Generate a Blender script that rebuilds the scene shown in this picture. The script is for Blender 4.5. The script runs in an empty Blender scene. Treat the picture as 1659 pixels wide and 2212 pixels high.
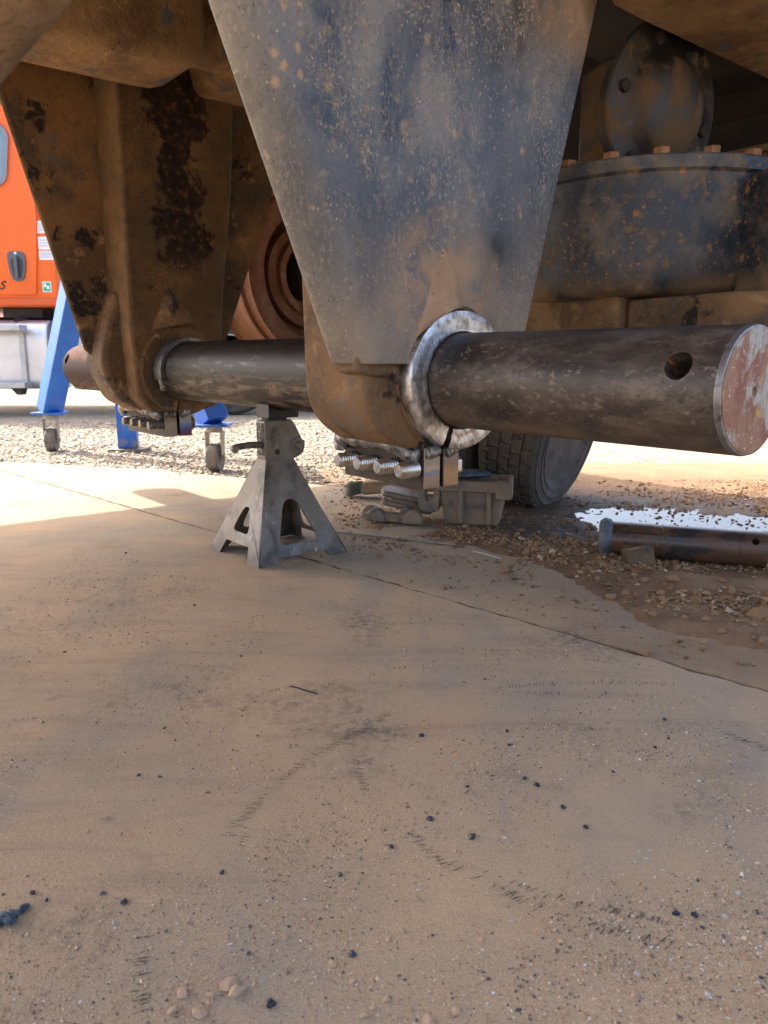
import bpy, bmesh, math, random
import numpy as np
from mathutils import Vector, Matrix, noise as mnoise
from mathutils.geometry import tessellate_polygon

random.seed(7); np.random.seed(7)
R = math.radians
scene = bpy.context.scene
col = scene.collection

# ------------------------------------------------------------------ camera
CAM_H = 0.58
PITCH = math.atan(338 / 1659)
cam_d = bpy.data.cameras.new('camera')
cam = bpy.data.objects.new('camera', cam_d); col.objects.link(cam)
cam.location = (0, 0, CAM_H)
cam.rotation_euler = (R(90) - PITCH, 0, 0)
cam_d.sensor_fit = 'HORIZONTAL'; cam_d.sensor_width = 6.9; cam_d.lens = 6.9
cam_d.clip_start = 0.02; cam_d.clip_end = 2000
cam_d.dof.use_dof = True; cam_d.dof.focus_distance = 1.75; cam_d.dof.aperture_fstop = 2.8
scene.camera = cam

# ------------------------------------------------------------------ sky, sun, exposure
SUN_AZ = math.atan2(0.55, -0.80)        # direction towards the sun (far left)
SUN_EL = R(50)
world = bpy.data.worlds.new('World'); scene.world = world; world.use_nodes = True
wn = world.node_tree; wn.nodes.clear()
sky = wn.nodes.new('ShaderNodeTexSky'); sky.sky_type = 'NISHITA'; sky.sun_disc = False
sky.sun_elevation = SUN_EL
sky.sun_rotation = R(90) - SUN_AZ
sky.air_density = 0.7; sky.dust_density = 6.0; sky.ozone_density = 0.3
bg = wn.nodes.new('ShaderNodeBackground'); bg.inputs['Strength'].default_value = 0.15
wo = wn.nodes.new('ShaderNodeOutputWorld')
wn.links.new(sky.outputs[0], bg.inputs[0]); wn.links.new(bg.outputs[0], wo.inputs[0])
sd = bpy.data.lights.new('sun', 'SUN'); sd.energy = 2.0; sd.angle = R(0.53); sd.color = (1.0, 0.94, 0.84)
sun = bpy.data.objects.new('sun', sd); col.objects.link(sun)
sdir = Vector((math.cos(SUN_AZ) * math.cos(SUN_EL), math.sin(SUN_AZ) * math.cos(SUN_EL), math.sin(SUN_EL)))
sun.rotation_euler = sdir.to_track_quat('Z', 'Y').to_euler()
sun.location = sdir * 30
vs = scene.view_settings
vs.view_transform = 'Standard'; vs.look = 'None'; vs.exposure = 2.25; vs.gamma = 1.0; vs.use_curve_mapping = False
scene.cycles.use_denoising = True
scene.cycles.max_bounces = 4; scene.cycles.diffuse_bounces = 3; scene.cycles.glossy_bounces = 2
scene.cycles.use_adaptive_sampling = True; scene.cycles.adaptive_threshold = 0.02
scene.cycles.sample_clamp_indirect = 8.0

# ------------------------------------------------------------------ frames
# truck frame: x along the shaft (towards the camera side), y along the truck, z up
UX, UY = 0.627, -0.779
OX, OY, AXZ = 0.917, 0.739, 0.527
ROTZ = math.atan2(UY, UX)
def tw(a, b, z): return Vector((OX + UX * a - UY * b, OY + UY * a + UX * b, z))
_cp, _sp = math.cos(PITCH), math.sin(PITCH)
def gp(x, y, z=0.0):
    """ground point seen at photo position (1659 x 2212 grid)"""
    dx = (x - 829.5) / 1659; dy = (1106 - y) / 1659
    d = Vector((dx, _cp + _sp * dy, -_sp + _cp * dy))
    t = (z - CAM_H) / d.z
    return Vector((d.x * t, d.y * t, z))

# ------------------------------------------------------------------ mesh helpers
class MB:
    def __init__(s): s.v = []; s.f = []
    def add(s, vs_, fs):
        o = len(s.v); s.v += [tuple(p) for p in vs_]; s.f += [tuple(i + o for i in f) for f in fs]; return s
    def box(s, x0, x1, y0, y1, z0, z1):
        return s.add([(x, y, z) for x in (x0, x1) for y in (y0, y1) for z in (z0, z1)],
                     [(0, 1, 3, 2), (4, 6, 7, 5), (0, 4, 5, 1), (2, 3, 7, 6), (0, 2, 6, 4), (1, 5, 7, 3)])
    def prism(s, poly, axis, lo, hi):
        n = len(poly)
        def p(a, b, c): return {'x': (c, a, b), 'y': (a, c, b), 'z': (a, b, c)}[axis]
        vs_ = [p(a, b, lo) for a, b in poly] + [p(a, b, hi) for a, b in poly]
        fs = [tuple(range(n)), tuple(range(2 * n - 1, n - 1, -1))] + [(i, (i + 1) % n, n + (i + 1) % n, n + i) for i in range(n)]
        return s.add(vs_, fs)
    def lathe(s, prof, org, axis, n=32, a0=0.0, a1=2 * math.pi, closed_prof=False, ref=None):
        ax = Vector(axis).normalized(); org = Vector(org)
        t = Vector(ref) if ref else (Vector((0, 0, 1)) if abs(ax.z) < .9 else Vector((1, 0, 0)))
        e1 = (t - ax * t.dot(ax)).normalized(); e2 = ax.cross(e1)
        full = abs(a1 - a0 - 2 * math.pi) < 1e-6
        m = n if full else n + 1
        vs_ = []
        for i in range(m):
            a = a0 + (a1 - a0) * i / n
            d = e1 * math.cos(a) + e2 * math.sin(a)
            vs_ += [org + ax * h + d * r for r, h in prof]
        k = len(prof); fs = []
        for i in range(n):
            j = (i + 1) % m
            for q in range(k if closed_prof else k - 1):
                q2 = (q + 1) % k
                fs.append((i * k + q, i * k + q2, j * k + q2, j * k + q))
        if not full and closed_prof:
            fs.append(tuple(range(k))); fs.append(tuple((m - 1) * k + q for q in reversed(range(k))))
        if full and not closed_prof:
            for q in (0, k - 1):
                if prof[q][0] > 1e-5: fs.append(tuple(i * k + q for i in range(m)))
        return s.add(vs_, fs)
    def cyl(s, p0, p1, r0, r1=None, n=20):
        r1 = r0 if r1 is None else r1
        p0 = Vector(p0); p1 = Vector(p1)
        return s.lathe([(r0, 0), (r1, (p1 - p0).length)], p0, p1 - p0, n)
    def tube(s, path, rad, n=10, cap=True):
        P = [Vector(p) for p in path]; m = len(P)
        if not hasattr(rad, '__len__'): rad = [rad] * m
        t0 = (P[1] - P[0]).normalized()
        up = Vector((0, 0, 1)) if abs(t0.z) < .9 else Vector((1, 0, 0))
        e1 = (up - t0 * up.dot(t0)).normalized()
        vs_ = []
        for i in range(m):
            t = (P[min(i + 1, m - 1)] - P[max(i - 1, 0)]).normalized()
            e1 = (e1 - t * e1.dot(t)).normalized(); e2 = t.cross(e1)
            for k in range(n):
                a = 2 * math.pi * k / n
                vs_.append(P[i] + (e1 * math.cos(a) + e2 * math.sin(a)) * rad[i])
        fs = [(i * n + k, i * n + (k + 1) % n, (i + 1) * n + (k + 1) % n, (i + 1) * n + k) for i in range(m - 1) for k in range(n)]
        if cap: fs += [tuple(range(n)), tuple((m - 1) * n + k for k in reversed(range(n)))]
        return s.add(vs_, fs)
    def plate(s, outer, holes, fn, th):
        """flat plate with holes; fn(a,b,c) maps plate coordinates to space, c in 0..th"""
        loops = [outer] + holes
        flat = [p for l in loops for p in l]
        tris = tessellate_polygon([[Vector((a, b, 0)) for a, b in l] for l in loops])
        n = len(flat)
        vs_ = [fn(a, b, 0) for a, b in flat] + [fn(a, b, th) for a, b in flat]
        fs = [tuple(t) for t in tris] + [tuple(i + n for i in reversed(t)) for t in tris]
        o = 0
        for l in loops:
            k = len(l)
            fs += [(o + i, o + (i + 1) % k, n + o + (i + 1) % k, n + o + i) for i in range(k)]
            o += k
        return s.add(vs_, fs)
    def blob(s, c, r, nu=14, nv=9, amp=0.0, freq=8.0, seed=0.0):
        c = Vector(c); r = Vector(r) if hasattr(r, '__len__') else Vector((r, r, r))
        vs_ = []
        for j in range(nv + 1):
            th = math.pi * j / nv
            for i in range(nu):
                ph = 2 * math.pi * i / nu
                d = Vector((math.sin(th) * math.cos(ph), math.sin(th) * math.sin(ph), math.cos(th)))
                k = 1 + amp * mnoise.noise(d * freq + Vector((seed, seed * 1.7, 0)))
                vs_.append(c + Vector((d.x * r.x, d.y * r.y, d.z * r.z)) * k)
        fs = [(j * nu + i, j * nu + (i + 1) % nu, (j + 1) * nu + (i + 1) % nu, (j + 1) * nu + i) for j in range(nv) for i in range(nu)]
        return s.add(vs_, fs)
    def mesh(s, name, mat, smooth=40, clean=True):
        me = bpy.data.meshes.new(name); me.from_pydata(s.v, [], s.f)
        if clean:
            bm = bmesh.new(); bm.from_mesh(me)
            bmesh.ops.remove_doubles(bm, verts=bm.verts, dist=1e-6)
            bmesh.ops.recalc_face_normals(bm, faces=bm.faces)
            bm.to_mesh(me); bm.free()
        if smooth:
            me.polygons.foreach_set('use_smooth', [True] * len(me.polygons))
            me.set_sharp_from_angle(angle=R(smooth))
        if mat: me.materials.append(mat)
        me.update(); return me
    def build(s, name, mat, parent=None, bevel=0.0, smooth=40, seg=2, clean=True):
        o = bpy.data.objects.new(name, s.mesh(name, mat, smooth, clean)); col.objects.link(o)
        if parent: o.parent = parent
        if bevel:
            b = o.modifiers.new('bevel', 'BEVEL'); b.width = bevel; b.segments = seg; b.limit_method = 'ANGLE'; b.angle_limit = R(35)
        return o

def tag(o, label=None, cat=None, group=None, kind=None):
    if label: o['label'] = label
    if cat: o['category'] = cat
    if group: o['group'] = group
    if kind: o['kind'] = kind
    return o
def empty(name, loc=(0, 0, 0), rz=0.0):
    o = bpy.data.objects.new(name, None); col.objects.link(o); o.location = loc; o.rotation_euler = (0, 0, rz)
    o.empty_display_size = .05; return o
def bend(poly, r=.01, n=5):
    """round the corners of a 2-D polygon"""
    out = []; m = len(poly)
    for i in range(m):
        p0, p1, p2 = Vector(poly[i - 1]), Vector(poly[i]), Vector(poly[(i + 1) % m])
        d0 = (p0 - p1); d2 = (p2 - p1); k = min(r, d0.length * .45, d2.length * .45)
        a = p1 + d0.normalized() * k; b = p1 + d2.normalized() * k
        for q in range(n + 1):
            t = q / n; pt = a * (1 - t) ** 2 + p1 * 2 * t * (1 - t) + b * t * t
            out.append((pt.x, pt.y))
    return out
def subtract(obj, cutters):
    for c in cutters:
        m = obj.modifiers.new('cut', 'BOOLEAN'); m.operation = 'DIFFERENCE'; m.solver = 'EXACT'; m.object = c
    dg = bpy.context.evaluated_depsgraph_get()
    me = bpy.data.meshes.new_from_object(obj.evaluated_get(dg))
    obj.modifiers.clear(); obj.data = me
    for c in cutters: bpy.data.objects.remove(c)
    me.polygons.foreach_set('use_smooth', [True] * len(me.polygons)); me.set_sharp_from_angle(angle=R(35))
def text_mesh(body, size, extrude, mat, name, parent, matrix, shear=0.0):
    cu = bpy.data.curves.new(name, 'FONT'); cu.body = body; cu.size = size; cu.extrude = extrude; cu.shear = shear
    cu.align_x = 'CENTER'; cu.align_y = 'CENTER'; cu.resolution_u = 3
    t = bpy.data.objects.new(name, cu); col.objects.link(t)
    me = bpy.data.meshes.new_from_object(t.evaluated_get(bpy.context.evaluated_depsgraph_get()))
    bpy.data.objects.remove(t); me.materials.clear(); me.materials.append(mat)
    o = bpy.data.objects.new(name, me); col.objects.link(o); o.parent = parent; o.matrix_local = matrix
    return o

# ------------------------------------------------------------------ materials
class NT:
    def __init__(s, name):
        s.m = bpy.data.materials.new(name); s.m.use_nodes = True
        s.t = s.m.node_tree; s.t.nodes.clear()
        s.out = s.t.nodes.new('ShaderNodeOutputMaterial'); s.b = s.t.nodes.new('ShaderNodeBsdfPrincipled')
        s.t.links.new(s.b.outputs[0], s.out.inputs[0])
        s.co = s.t.nodes.new('ShaderNodeTexCoord').outputs['Object']
    def n(s, t): return s.t.nodes.new(t)
    def l(s, a, b): s.t.links.new(a, b)
    def set(s, inp, val):
        if hasattr(val, 'is_output'): s.l(val, inp)
        elif hasattr(val, '__len__') and len(val) == 3 and inp.type == 'RGBA': inp.default_value = (*val, 1)
        else: inp.default_value = val
    def map(s, scale=(1, 1, 1), loc=(0, 0, 0), rot=(0, 0, 0), src=None):
        m = s.n('ShaderNodeMapping'); s.l(src or s.co, m.inputs[0])
        m.inputs['Scale'].default_value = scale; m.inputs['Location'].default_value = loc; m.inputs['Rotation'].default_value = rot
        return m.outputs[0]
    def noise(s, scale, detail=4, rough=.6, dist=0, vec=None):
        x = s.n('ShaderNodeTexNoise'); s.l(vec or s.co, x.inputs['Vector'])
        x.inputs['Scale'].default_value = scale; x.inputs['Detail'].default_value = min(detail, 5)
        x.inputs['Roughness'].default_value = rough; x.inputs['Distortion'].default_value = dist
        return x.outputs['Fac']
    def voro(s, scale, vec=None, feat='F1', rnd=1.0, out='Distance'):
        x = s.n('ShaderNodeTexVoronoi'); x.feature = feat; s.l(vec or s.co, x.inputs['Vector'])
        x.inputs['Scale'].default_value = scale; x.inputs['Randomness'].default_value = rnd
        return x.outputs[out]
    def ramp(s, fac, stops, interp='LINEAR'):
        r = s.n('ShaderNodeValToRGB'); s.l(fac, r.inputs[0]); cr = r.color_ramp; cr.interpolation = interp
        while len(cr.elements) < len(stops): cr.elements.new(.5)
        for e, (p, c) in zip(cr.elements, stops):
            e.position = p; e.color = (*c, 1) if hasattr(c, '__len__') else (c, c, c, 1)
        return r.outputs[0]
    def math(s, op, a, b=0.0, clamp=False):
        m = s.n('ShaderNodeMath'); m.operation = op; m.use_clamp = clamp
        s.set(m.inputs[0], a); s.set(m.inputs[1], b); return m.outputs[0]
    def mix(s, fac, a, b, mode='MIX'):
        m = s.n('ShaderNodeMix'); m.data_type = 'RGBA'; m.blend_type = mode
        s.set(m.inputs[0], fac); s.set(m.inputs[6], a); s.set(m.inputs[7], b); return m.outputs[2]
    def axis(s, i, lo, hi, src=None):
        x = s.n('ShaderNodeSeparateXYZ'); s.l(src or s.co, x.inputs[0])
        r = s.n('ShaderNodeMapRange'); s.l(x.outputs[i], r.inputs[0]); r.inputs[1].default_value = lo; r.inputs[2].default_value = hi
        r.clamp = True; return r.outputs[0]
    def bump(s, h, strength=.3, dist=.002, prev=None):
        b = s.n('ShaderNodeBump'); b.inputs['Strength'].default_value = strength; b.inputs['Distance'].default_value = dist
        s.l(h, b.inputs['Height'])
        if prev is not None: s.l(prev, b.inputs['Normal'])
        return b.outputs[0]
    def fin(s, color, rough=.6, metal=0.0, normal=None, spec=.5):
        s.set(s.b.inputs['Base Color'], color); s.set(s.b.inputs['Roughness'], rough); s.set(s.b.inputs['Metallic'], metal)
        s.b.inputs['Specular IOR Level'].default_value = spec
        if normal is not None: s.l(normal, s.b.inputs['Normal'])
        return s.m

def grunge(name, base, layers, rough=.6, metal=0.0, bumps=((120, .25, .001),), spec=.5):
    """layers: dict(c=colour, k='patch'|'spot'|'line', s=scale, lo, hi, st=stretch, d=detail, ax=(axis,lo,hi), r=roughness, m=metal, a=alpha, pm=scale of a patch mask)"""
    t = NT(name); c = base; rg = rough; mt = metal; nrm = None
    for i, L in enumerate(layers):
        vec = t.map(L.get('st', (1, 1, 1)), loc=(i * 3.7, i * 1.3, i * 5.1), rot=L.get('rot', (0, 0, 0)))
        k = L.get('k', 'patch')
        if k == 'patch':
            f = t.ramp(t.noise(L['s'], L.get('d', 6), L.get('ro', .62), L.get('di', .3), vec), [(L['lo'], 0.0), (L['hi'], 1.0)])
        elif k == 'spot':
            dd = t.math('ADD', t.voro(L['s'], vec), t.math('MULTIPLY', t.math('SUBTRACT', t.noise(L['s'] * 1.7, 3, .7, 0, vec), .5), .55))
            f = t.ramp(dd, [(L['lo'], 1.0), (L['hi'], 0.0)])
        else:
            f = t.ramp(t.noise(L['s'], L.get('d', 1.5), .5, L.get('di', .8), vec), [(.5 - L['w'], 0.0), (.5, 1.0), (.5 + L['w'], 0.0)])
        if 'pm' in L:
            f = t.math('MULTIPLY', f, t.ramp(t.noise(L['pm'], 3, .6, .2, vec), [(L.get('plo', .5), 0.0), (L.get('phi', .6), 1.0)]))
        if 'ax' in L:
            f = t.math('MULTIPLY', f, t.axis(*L['ax']))
        if 'ax2' in L:
            f = t.math('MULTIPLY', f, t.axis(*L['ax2']))
        if 'ball' in L:
            cc, r0, r1 = L['ball']; vd = t.n('ShaderNodeVectorMath'); vd.operation = 'DISTANCE'; t.l(t.co, vd.inputs[0]); vd.inputs[1].default_value = cc
            mr = t.n('ShaderNodeMapRange'); t.l(vd.outputs['Value'], mr.inputs[0]); mr.inputs[1].default_value = r0; mr.inputs[2].default_value = r1
            f = t.math('MULTIPLY', f, mr.outputs[0])
        if 'a' in L: f = t.math('MULTIPLY', f, L['a'])
        c = t.mix(f, c, L['c'])
        if 'r' in L:
            rr = t.mix(f, (rg,) * 3 if not hasattr(rg, 'is_output') else rg, (L['r'],) * 3); rg = rr
        if 'm' in L:
            mt = t.mix(f, (mt,) * 3 if not hasattr(mt, 'is_output') else mt, (L['m'],) * 3)
        if 'b' in L: nrm = t.bump(f, L['b'], .0015, nrm)
    for sc, st, di in bumps:
        nrm = t.bump(t.noise(sc, 5, .65), st, di, nrm)
    return t.fin(c, rg, mt, nrm, spec)

DUST = (.40, .245, .125); CLAY = (.33, .17, .07); DARK = (.020, .016, .012); GREY = (.20, .19, .175)

M = {}
M['plate'] = grunge('painted_plate', (.060, .065, .075), [
    dict(c=(.27, .245, .205), s=3.5, lo=.36, hi=.70, st=(1, 1, .45), d=5, r=.48),
    dict(c=(.026, .028, .033), s=5, lo=.50, hi=.64, st=(1, 1, .6), d=5, r=.27),
    dict(c=(.34, .255, .165), s=30, lo=.57, hi=.70, st=(1, 1, .75), d=5, pm=4, plo=.40, phi=.60, r=.75, b=.3),
    dict(c=(.43, .30, .19), k='spot', s=26, lo=.08, hi=.22, pm=7, plo=.5, phi=.58, r=.85, st=(1, 1, .75)),
    dict(c=(.44, .34, .23), k='spot', s=95, lo=.10, hi=.24, pm=9, plo=.45, phi=.55, r=.85, st=(1, 1, .7)),
    dict(c=(.52, .42, .29), k='line', s=46, w=.014, di=1.2, pm=5, plo=.48, phi=.56, r=.8, b=.4),
    dict(c=(.42, .37, .31), s=150, lo=.52, hi=.66, st=(1, 1, .5), d=4, a=.5, pm=5, plo=.40, phi=.6, r=.75),
    dict(c=(.020, .023, .030), s=160, lo=.58, hi=.68, st=(1, 1, .7), d=3, a=.6),
    dict(c=DUST, s=6, lo=.40, hi=.62, ax=(2, 1.20, 1.36), ax2=(1, .05, .3), r=.9),
    dict(c=(.34, .26, .175), s=5, lo=.33, hi=.62, ax=(2, .86, .62), a=.8, r=.75),
    dict(c=(.38, .25, .15), s=14, lo=.34, hi=.58, ball=((-1.2, -.05, .70), .19, .09), r=.85),
], rough=.34, bumps=((300, .15, .001), (30, .2, .003)))
M['gusset'] = grunge('clay_caked_gusset', (.38, .25, .15), [
    dict(c=(.22, .15, .10), s=18, lo=.5, hi=.7, a=.7), dict(c=(.08, .06, .05), k='spot', s=60, lo=.08, hi=.18, pm=10, plo=.52, phi=.6),
    dict(c=(.50, .33, .2), s=50, lo=.55, hi=.7, a=.6)], rough=.85, bumps=((140, .4, .002),))
def brownish(name, base=(.115, .064, .026), sd=0.0):
    return grunge(name, base, [
        dict(c=(.22, .115, .042), s=3 + sd, lo=.42, hi=.60, d=5, b=.2),
        dict(c=(.055, .045, .030), s=4.2 + sd, lo=.48, hi=.62, d=5, a=.85),
        dict(c=(.018, .010, .007), s=7 + sd, lo=.585, hi=.64, d=5, b=.5),
        dict(c=(.30, .17, .07), s=18, lo=.57, hi=.63, d=5, pm=3, plo=.45, phi=.55, b=.6),
        dict(c=(.02, .014, .010), k='spot', s=60, lo=.10, hi=.22, pm=6, plo=.50, phi=.58),
        dict(c=(.13, .115, .09), s=9, lo=.58, hi=.66, d=5, a=.7),
        dict(c=(.26, .15, .06), s=75, lo=.58, hi=.68, d=3, a=.6)],
        rough=.85, bumps=((45, .5, .008), (200, .4, .002)))
M['brown'] = brownish('dusty_brown_casting')
M['brown2'] = brownish('dusty_brown_body', (.165, .098, .048), 1.3)
def column_mat():
    t = NT('burnt_caked_column')
    base = t.ramp(t.noise(4, 7, .65, .4), [(.3, (.075, .055, .028)), (.5, (.13, .072, .028)), (.7, (.23, .125, .048))])
    wv = t.n('ShaderNodeVectorMath'); wv.operation = 'ADD'; t.l(t.co, wv.inputs[0])
    nc = t.n('ShaderNodeTexNoise'); nc.inputs['Scale'].default_value = 24; t.l(t.co, nc.inputs['Vector'])
    sc_ = t.n('ShaderNodeVectorMath'); sc_.operation = 'SCALE'; t.l(nc.outputs['Color'], sc_.inputs[0]); sc_.inputs['Scale'].default_value = .05
    t.l(sc_.outputs[0], wv.inputs[1])
    cr = t.voro(62, wv.outputs[0], 'DISTANCE_TO_EDGE')
    crk = t.ramp(cr, [(.0, 1.0), (.12, 0.0)])
    crk = t.math('MULTIPLY', crk, t.math('MULTIPLY', t.axis(1, .03, -.05), t.axis(1, -.178, -.165)))
    crk = t.math('MULTIPLY', crk, t.ramp(t.noise(11, 4, .6), [(.42, 0.0), (.58, 1.0)]))
    fl = t.ramp(t.noise(30, 5, .7), [(.5, 0.0), (.62, 1.0)])
    c = t.mix(t.math('MULTIPLY', fl, .5), base, (.055, .040, .022))
    c = t.mix(t.math('MULTIPLY', crk, .6), c, (.035, .02, .01))
    # burnt streak down the middle of the column
    yy = t.n('ShaderNodeSeparateXYZ'); t.l(t.co, yy.inputs[0])
    nz = t.noise(7, 7, .7, .5)
    wob = t.math('MULTIPLY', t.math('SUBTRACT', nz, .5), .34)
    ctr = t.math('ADD', t.math('SUBTRACT', yy.outputs[1], .02), wob)
    wid = t.math('ABSOLUTE', ctr)
    m = t.ramp(wid, [(.080, 1.0), (.096, 0.0)])
    zf = t.math('ADD', yy.outputs[2], t.math('MULTIPLY', t.math('SUBTRACT', t.noise(9, 6, .7), .5), .35))
    mr = t.n('ShaderNodeMapRange'); t.l(zf, mr.inputs[0]); mr.inputs[1].default_value = .82; mr.inputs[2].default_value = .93
    m = t.math('MULTIPLY', m, mr.outputs[0])
    burnt = t.ramp(t.noise(38, 6, .7), [(.42, (.012, .006, .004)), (.56, (.035, .014, .007)), (.66, (.17, .08, .028))])
    c = t.mix(m, c, burnt)
    n1 = t.bump(t.math('SUBTRACT', t.noise(40, 6, .7), t.math('MULTIPLY', m, .9)), .5, .006)
    n1 = t.bump(crk, -.35, .003, n1)
    return t.fin(c, .85, 0, n1, .35)
M['column'] = column_mat()
M['underside'] = grunge('clay_dusted_steel', (.27, .155, .064), [
    dict(c=(.14, .078, .032), s=6, lo=.42, hi=.60, d=5, b=.3), dict(c=(.10, .10, .095), s=7, lo=.585, hi=.62, d=5, b=.4),
    dict(c=(.40, .25, .12), s=24, lo=.55, hi=.7, a=.6), dict(c=(.05, .035, .025), k='spot', s=26, lo=.06, hi=.16, pm=5, plo=.54, phi=.6)],
    rough=.9, bumps=((35, .8, .014), (140, .6, .003)))
M['frame_dark'] = grunge('dark_grimy_steel', (.018, .012, .008), [
    dict(c=(.05, .028, .013), s=5, lo=.5, hi=.7), dict(c=(.012, .01, .008), s=8, lo=.55, hi=.7)], rough=.85, bumps=((80, .3, .003),))
M['axle'] = grunge('oily_blue_black_casting', (.030, .035, .043), [
    dict(c=(.014, .017, .022), s=6, lo=.45, hi=.60, r=.30),
    dict(c=(.15, .125, .09), s=7, lo=.48, hi=.62, d=5, r=.8, b=.35),
    dict(c=(.17, .115, .06), s=34, lo=.53, hi=.62, d=5, pm=4, plo=.42, phi=.54, r=.85, b=.6),
    dict(c=(.36, .17, .06), k='spot', s=20, lo=.10, hi=.20, pm=5, plo=.44, phi=.52, r=.9),
    dict(c=(.36, .17, .06), k='spot', s=55, lo=.12, hi=.24, pm=8, plo=.47, phi=.55, r=.9),
    dict(c=(.30, .26, .2), k='line', s=70, w=.012, di=2.0, pm=9, plo=.46, phi=.54, b=.5),
    dict(c=(.26, .16, .075), s=5, lo=.3, hi=.55, ax=(2, .775, .735), r=.9)],
    rough=.36, bumps=((160, .45, .0018), (40, .5, .005)))
M['grimy'] = grunge('grimy_brown_black_casting', (.032, .025, .018), [
    dict(c=(.012, .012, .013), s=7, lo=.45, hi=.62, r=.4), dict(c=(.10, .055, .020), s=8, lo=.50, hi=.60, d=5, r=.9, b=.4),
    dict(c=(.13, .085, .045), s=40, lo=.60, hi=.70, d=5, r=.9), dict(c=(.015, .012, .010), s=5, lo=.56, hi=.68)], rough=.55, bumps=((120, .3, .002),))
M['rust'] = grunge('red_rust', (.20, .085, .04), [
    dict(c=(.30, .16, .10), s=6, lo=.45, hi=.7), dict(c=(.10, .045, .022), s=60, lo=.5, hi=.65, a=.6),
    dict(c=(.26, .12, .05), k='spot', s=240, lo=.1, hi=.3, a=.5)], rough=.9, bumps=((220, .3, .001),))
M['rust_bolt'] = grunge('rusty_bolt_head', (.34, .15, .06), [dict(c=(.16, .08, .04), s=40, lo=.45, hi=.65)], rough=.9, bumps=((200, .3, .001),))
M['shaft'] = grunge('mill_scale_steel', (.062, .046, .036), [
    dict(c=(.13, .105, .082), s=30, lo=.45, hi=.66, st=(.5, 1, 1), d=5, r=.5),
    dict(c=(.026, .020, .017), s=12, lo=.47, hi=.62, st=(.4, 1, 1), d=5),
    dict(c=(.21, .165, .12), s=110, lo=.56, hi=.67, st=(.6, 1, 1), d=4, pm=9, plo=.40, phi=.56, r=.55),
    dict(c=(.020, .016, .014), s=140, lo=.58, hi=.66, st=(.6, 1, 1), d=3, a=.8),
    dict(c=(.17, .11, .062), s=16, lo=.44, hi=.62, st=(.4, 1, 1), d=5, ax=(2, .50, .43), a=.9)],
    rough=.42, metal=.12, bumps=((240, .3, .001), (16, .1, .004)))
M['shaft_mid'] = grunge('scraped_steel', (.020, .015, .013), [
    dict(c=(.14, .10, .066), s=34, lo=.47, hi=.58, st=(.22, 1, 1.4), d=5, ax=(2, .535, .50), r=.5),
    dict(c=(.065, .055, .048), s=70, lo=.56, hi=.66, st=(.2, 1, 1), d=4, r=.35),
    dict(c=(.014, .011, .010), s=40, lo=.52, hi=.62, st=(.4, 1, 1), d=5)],
    rough=.48, metal=.0, bumps=((200, .3, .001),), spec=.22)
M['stub'] = grunge('rust_red_scale', (.040, .022, .018), [
    dict(c=(.14, .05, .03), s=30, lo=.45, hi=.62, d=7, ax=(2, .55, .58)), dict(c=(.03, .026, .026), s=14, lo=.4, hi=.6, ax=(2, .50, .53), ax2=(2, .56, .54)),
    dict(c=(.12, .09, .062), s=60, lo=.5, hi=.66, st=(.4, 1, 1), d=5, ax=(2, .50, .46))], rough=.75, metal=.0, bumps=((200, .2, .0008),), spec=.1)
M['shaft_end'] = grunge('rusted_sawn_face', (.22, .080, .046), [
    dict(c=(.30, .16, .09), s=26, lo=.42, hi=.60, st=(1, 1, .5), d=5),
    dict(c=(.33, .32, .29), s=19, lo=.50, hi=.57, st=(1, 1, .5), d=5, r=.45, m=.3, b=.2),
    dict(c=(.52, .27, .06), s=30, lo=.60, hi=.66, st=(1, 1, .6), d=5),
    dict(c=(.6, .54, .46), s=130, lo=.60, hi=.68, a=.7), dict(c=(.10, .04, .03), s=160, lo=.58, hi=.68, a=.6)], rough=.65, bumps=((140, .3, .001),))
M['bore'] = grunge('rusty_bore', (.26, .10, .03), [dict(c=(.03, .015, .01), s=30, lo=.45, hi=.65)], rough=.8)
def ring_mat():
    t = NT('ground_bright_steel')
    n1 = t.noise(45, 5, .6, 0, t.map((1, 1, 1)))
    st = t.noise(90, 3, .6, 0, t.map((.6, 3.0, .8), rot=(R(30), 0, 0)))
    c = t.ramp(n1, [(.35, (.32, .27, .23)), (.5, (.60, .59, .58)), (.7, (.82, .82, .83))])
    br = t.ramp(t.noise(16, 5, .65), [(.52, 0.0), (.64, 1.0)])
    low = t.axis(2, .60, .40)
    c = t.mix(t.math('MULTIPLY', br, t.math('ADD', .2, low), True), c, (.22, .12, .06))
    return t.fin(c, t.ramp(st, [(.3, .26), (.7, .48)]), 1.0, t.bump(st, .55, .002, t.bump(n1, .3, .002)))
M['ring'] = ring_mat()
M['weld'] = grunge('weld_bead', (.34, .32, .29), [dict(c=(.06, .05, .045), s=60, lo=.45, hi=.65), dict(c=(.34, .3, .26), s=130, lo=.58, hi=.7)], rough=.38, metal=.6, bumps=((300, .3, .001),))
M['ear'] = grunge('black_scale_plate', (.022, .014, .010), [dict(c=(.05, .03, .018), s=22, lo=.45, hi=.7), dict(c=(.10, .07, .045), s=60, lo=.62, hi=.72)], rough=.55, metal=.3, bumps=((160, .2, .001),))
def tint_mat(name, stops, z0, z1):
    t = NT(name)
    f = t.math('ADD', t.axis(2, z0, z1), t.math('MULTIPLY', t.math('SUBTRACT', t.noise(30, 3, .6), .5), .35))
    c = t.ramp(f, stops)
    c = t.mix(t.math('MULTIPLY', t.noise(220, 3, .6, 0, t.map((1, .3, 1))), .25), c, (.1, .07, .05))
    return t.fin(c, .40, .85, t.bump(t.noise(180, 3, .6, 0, t.map((1, .25, 1))), .2, .001))
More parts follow.
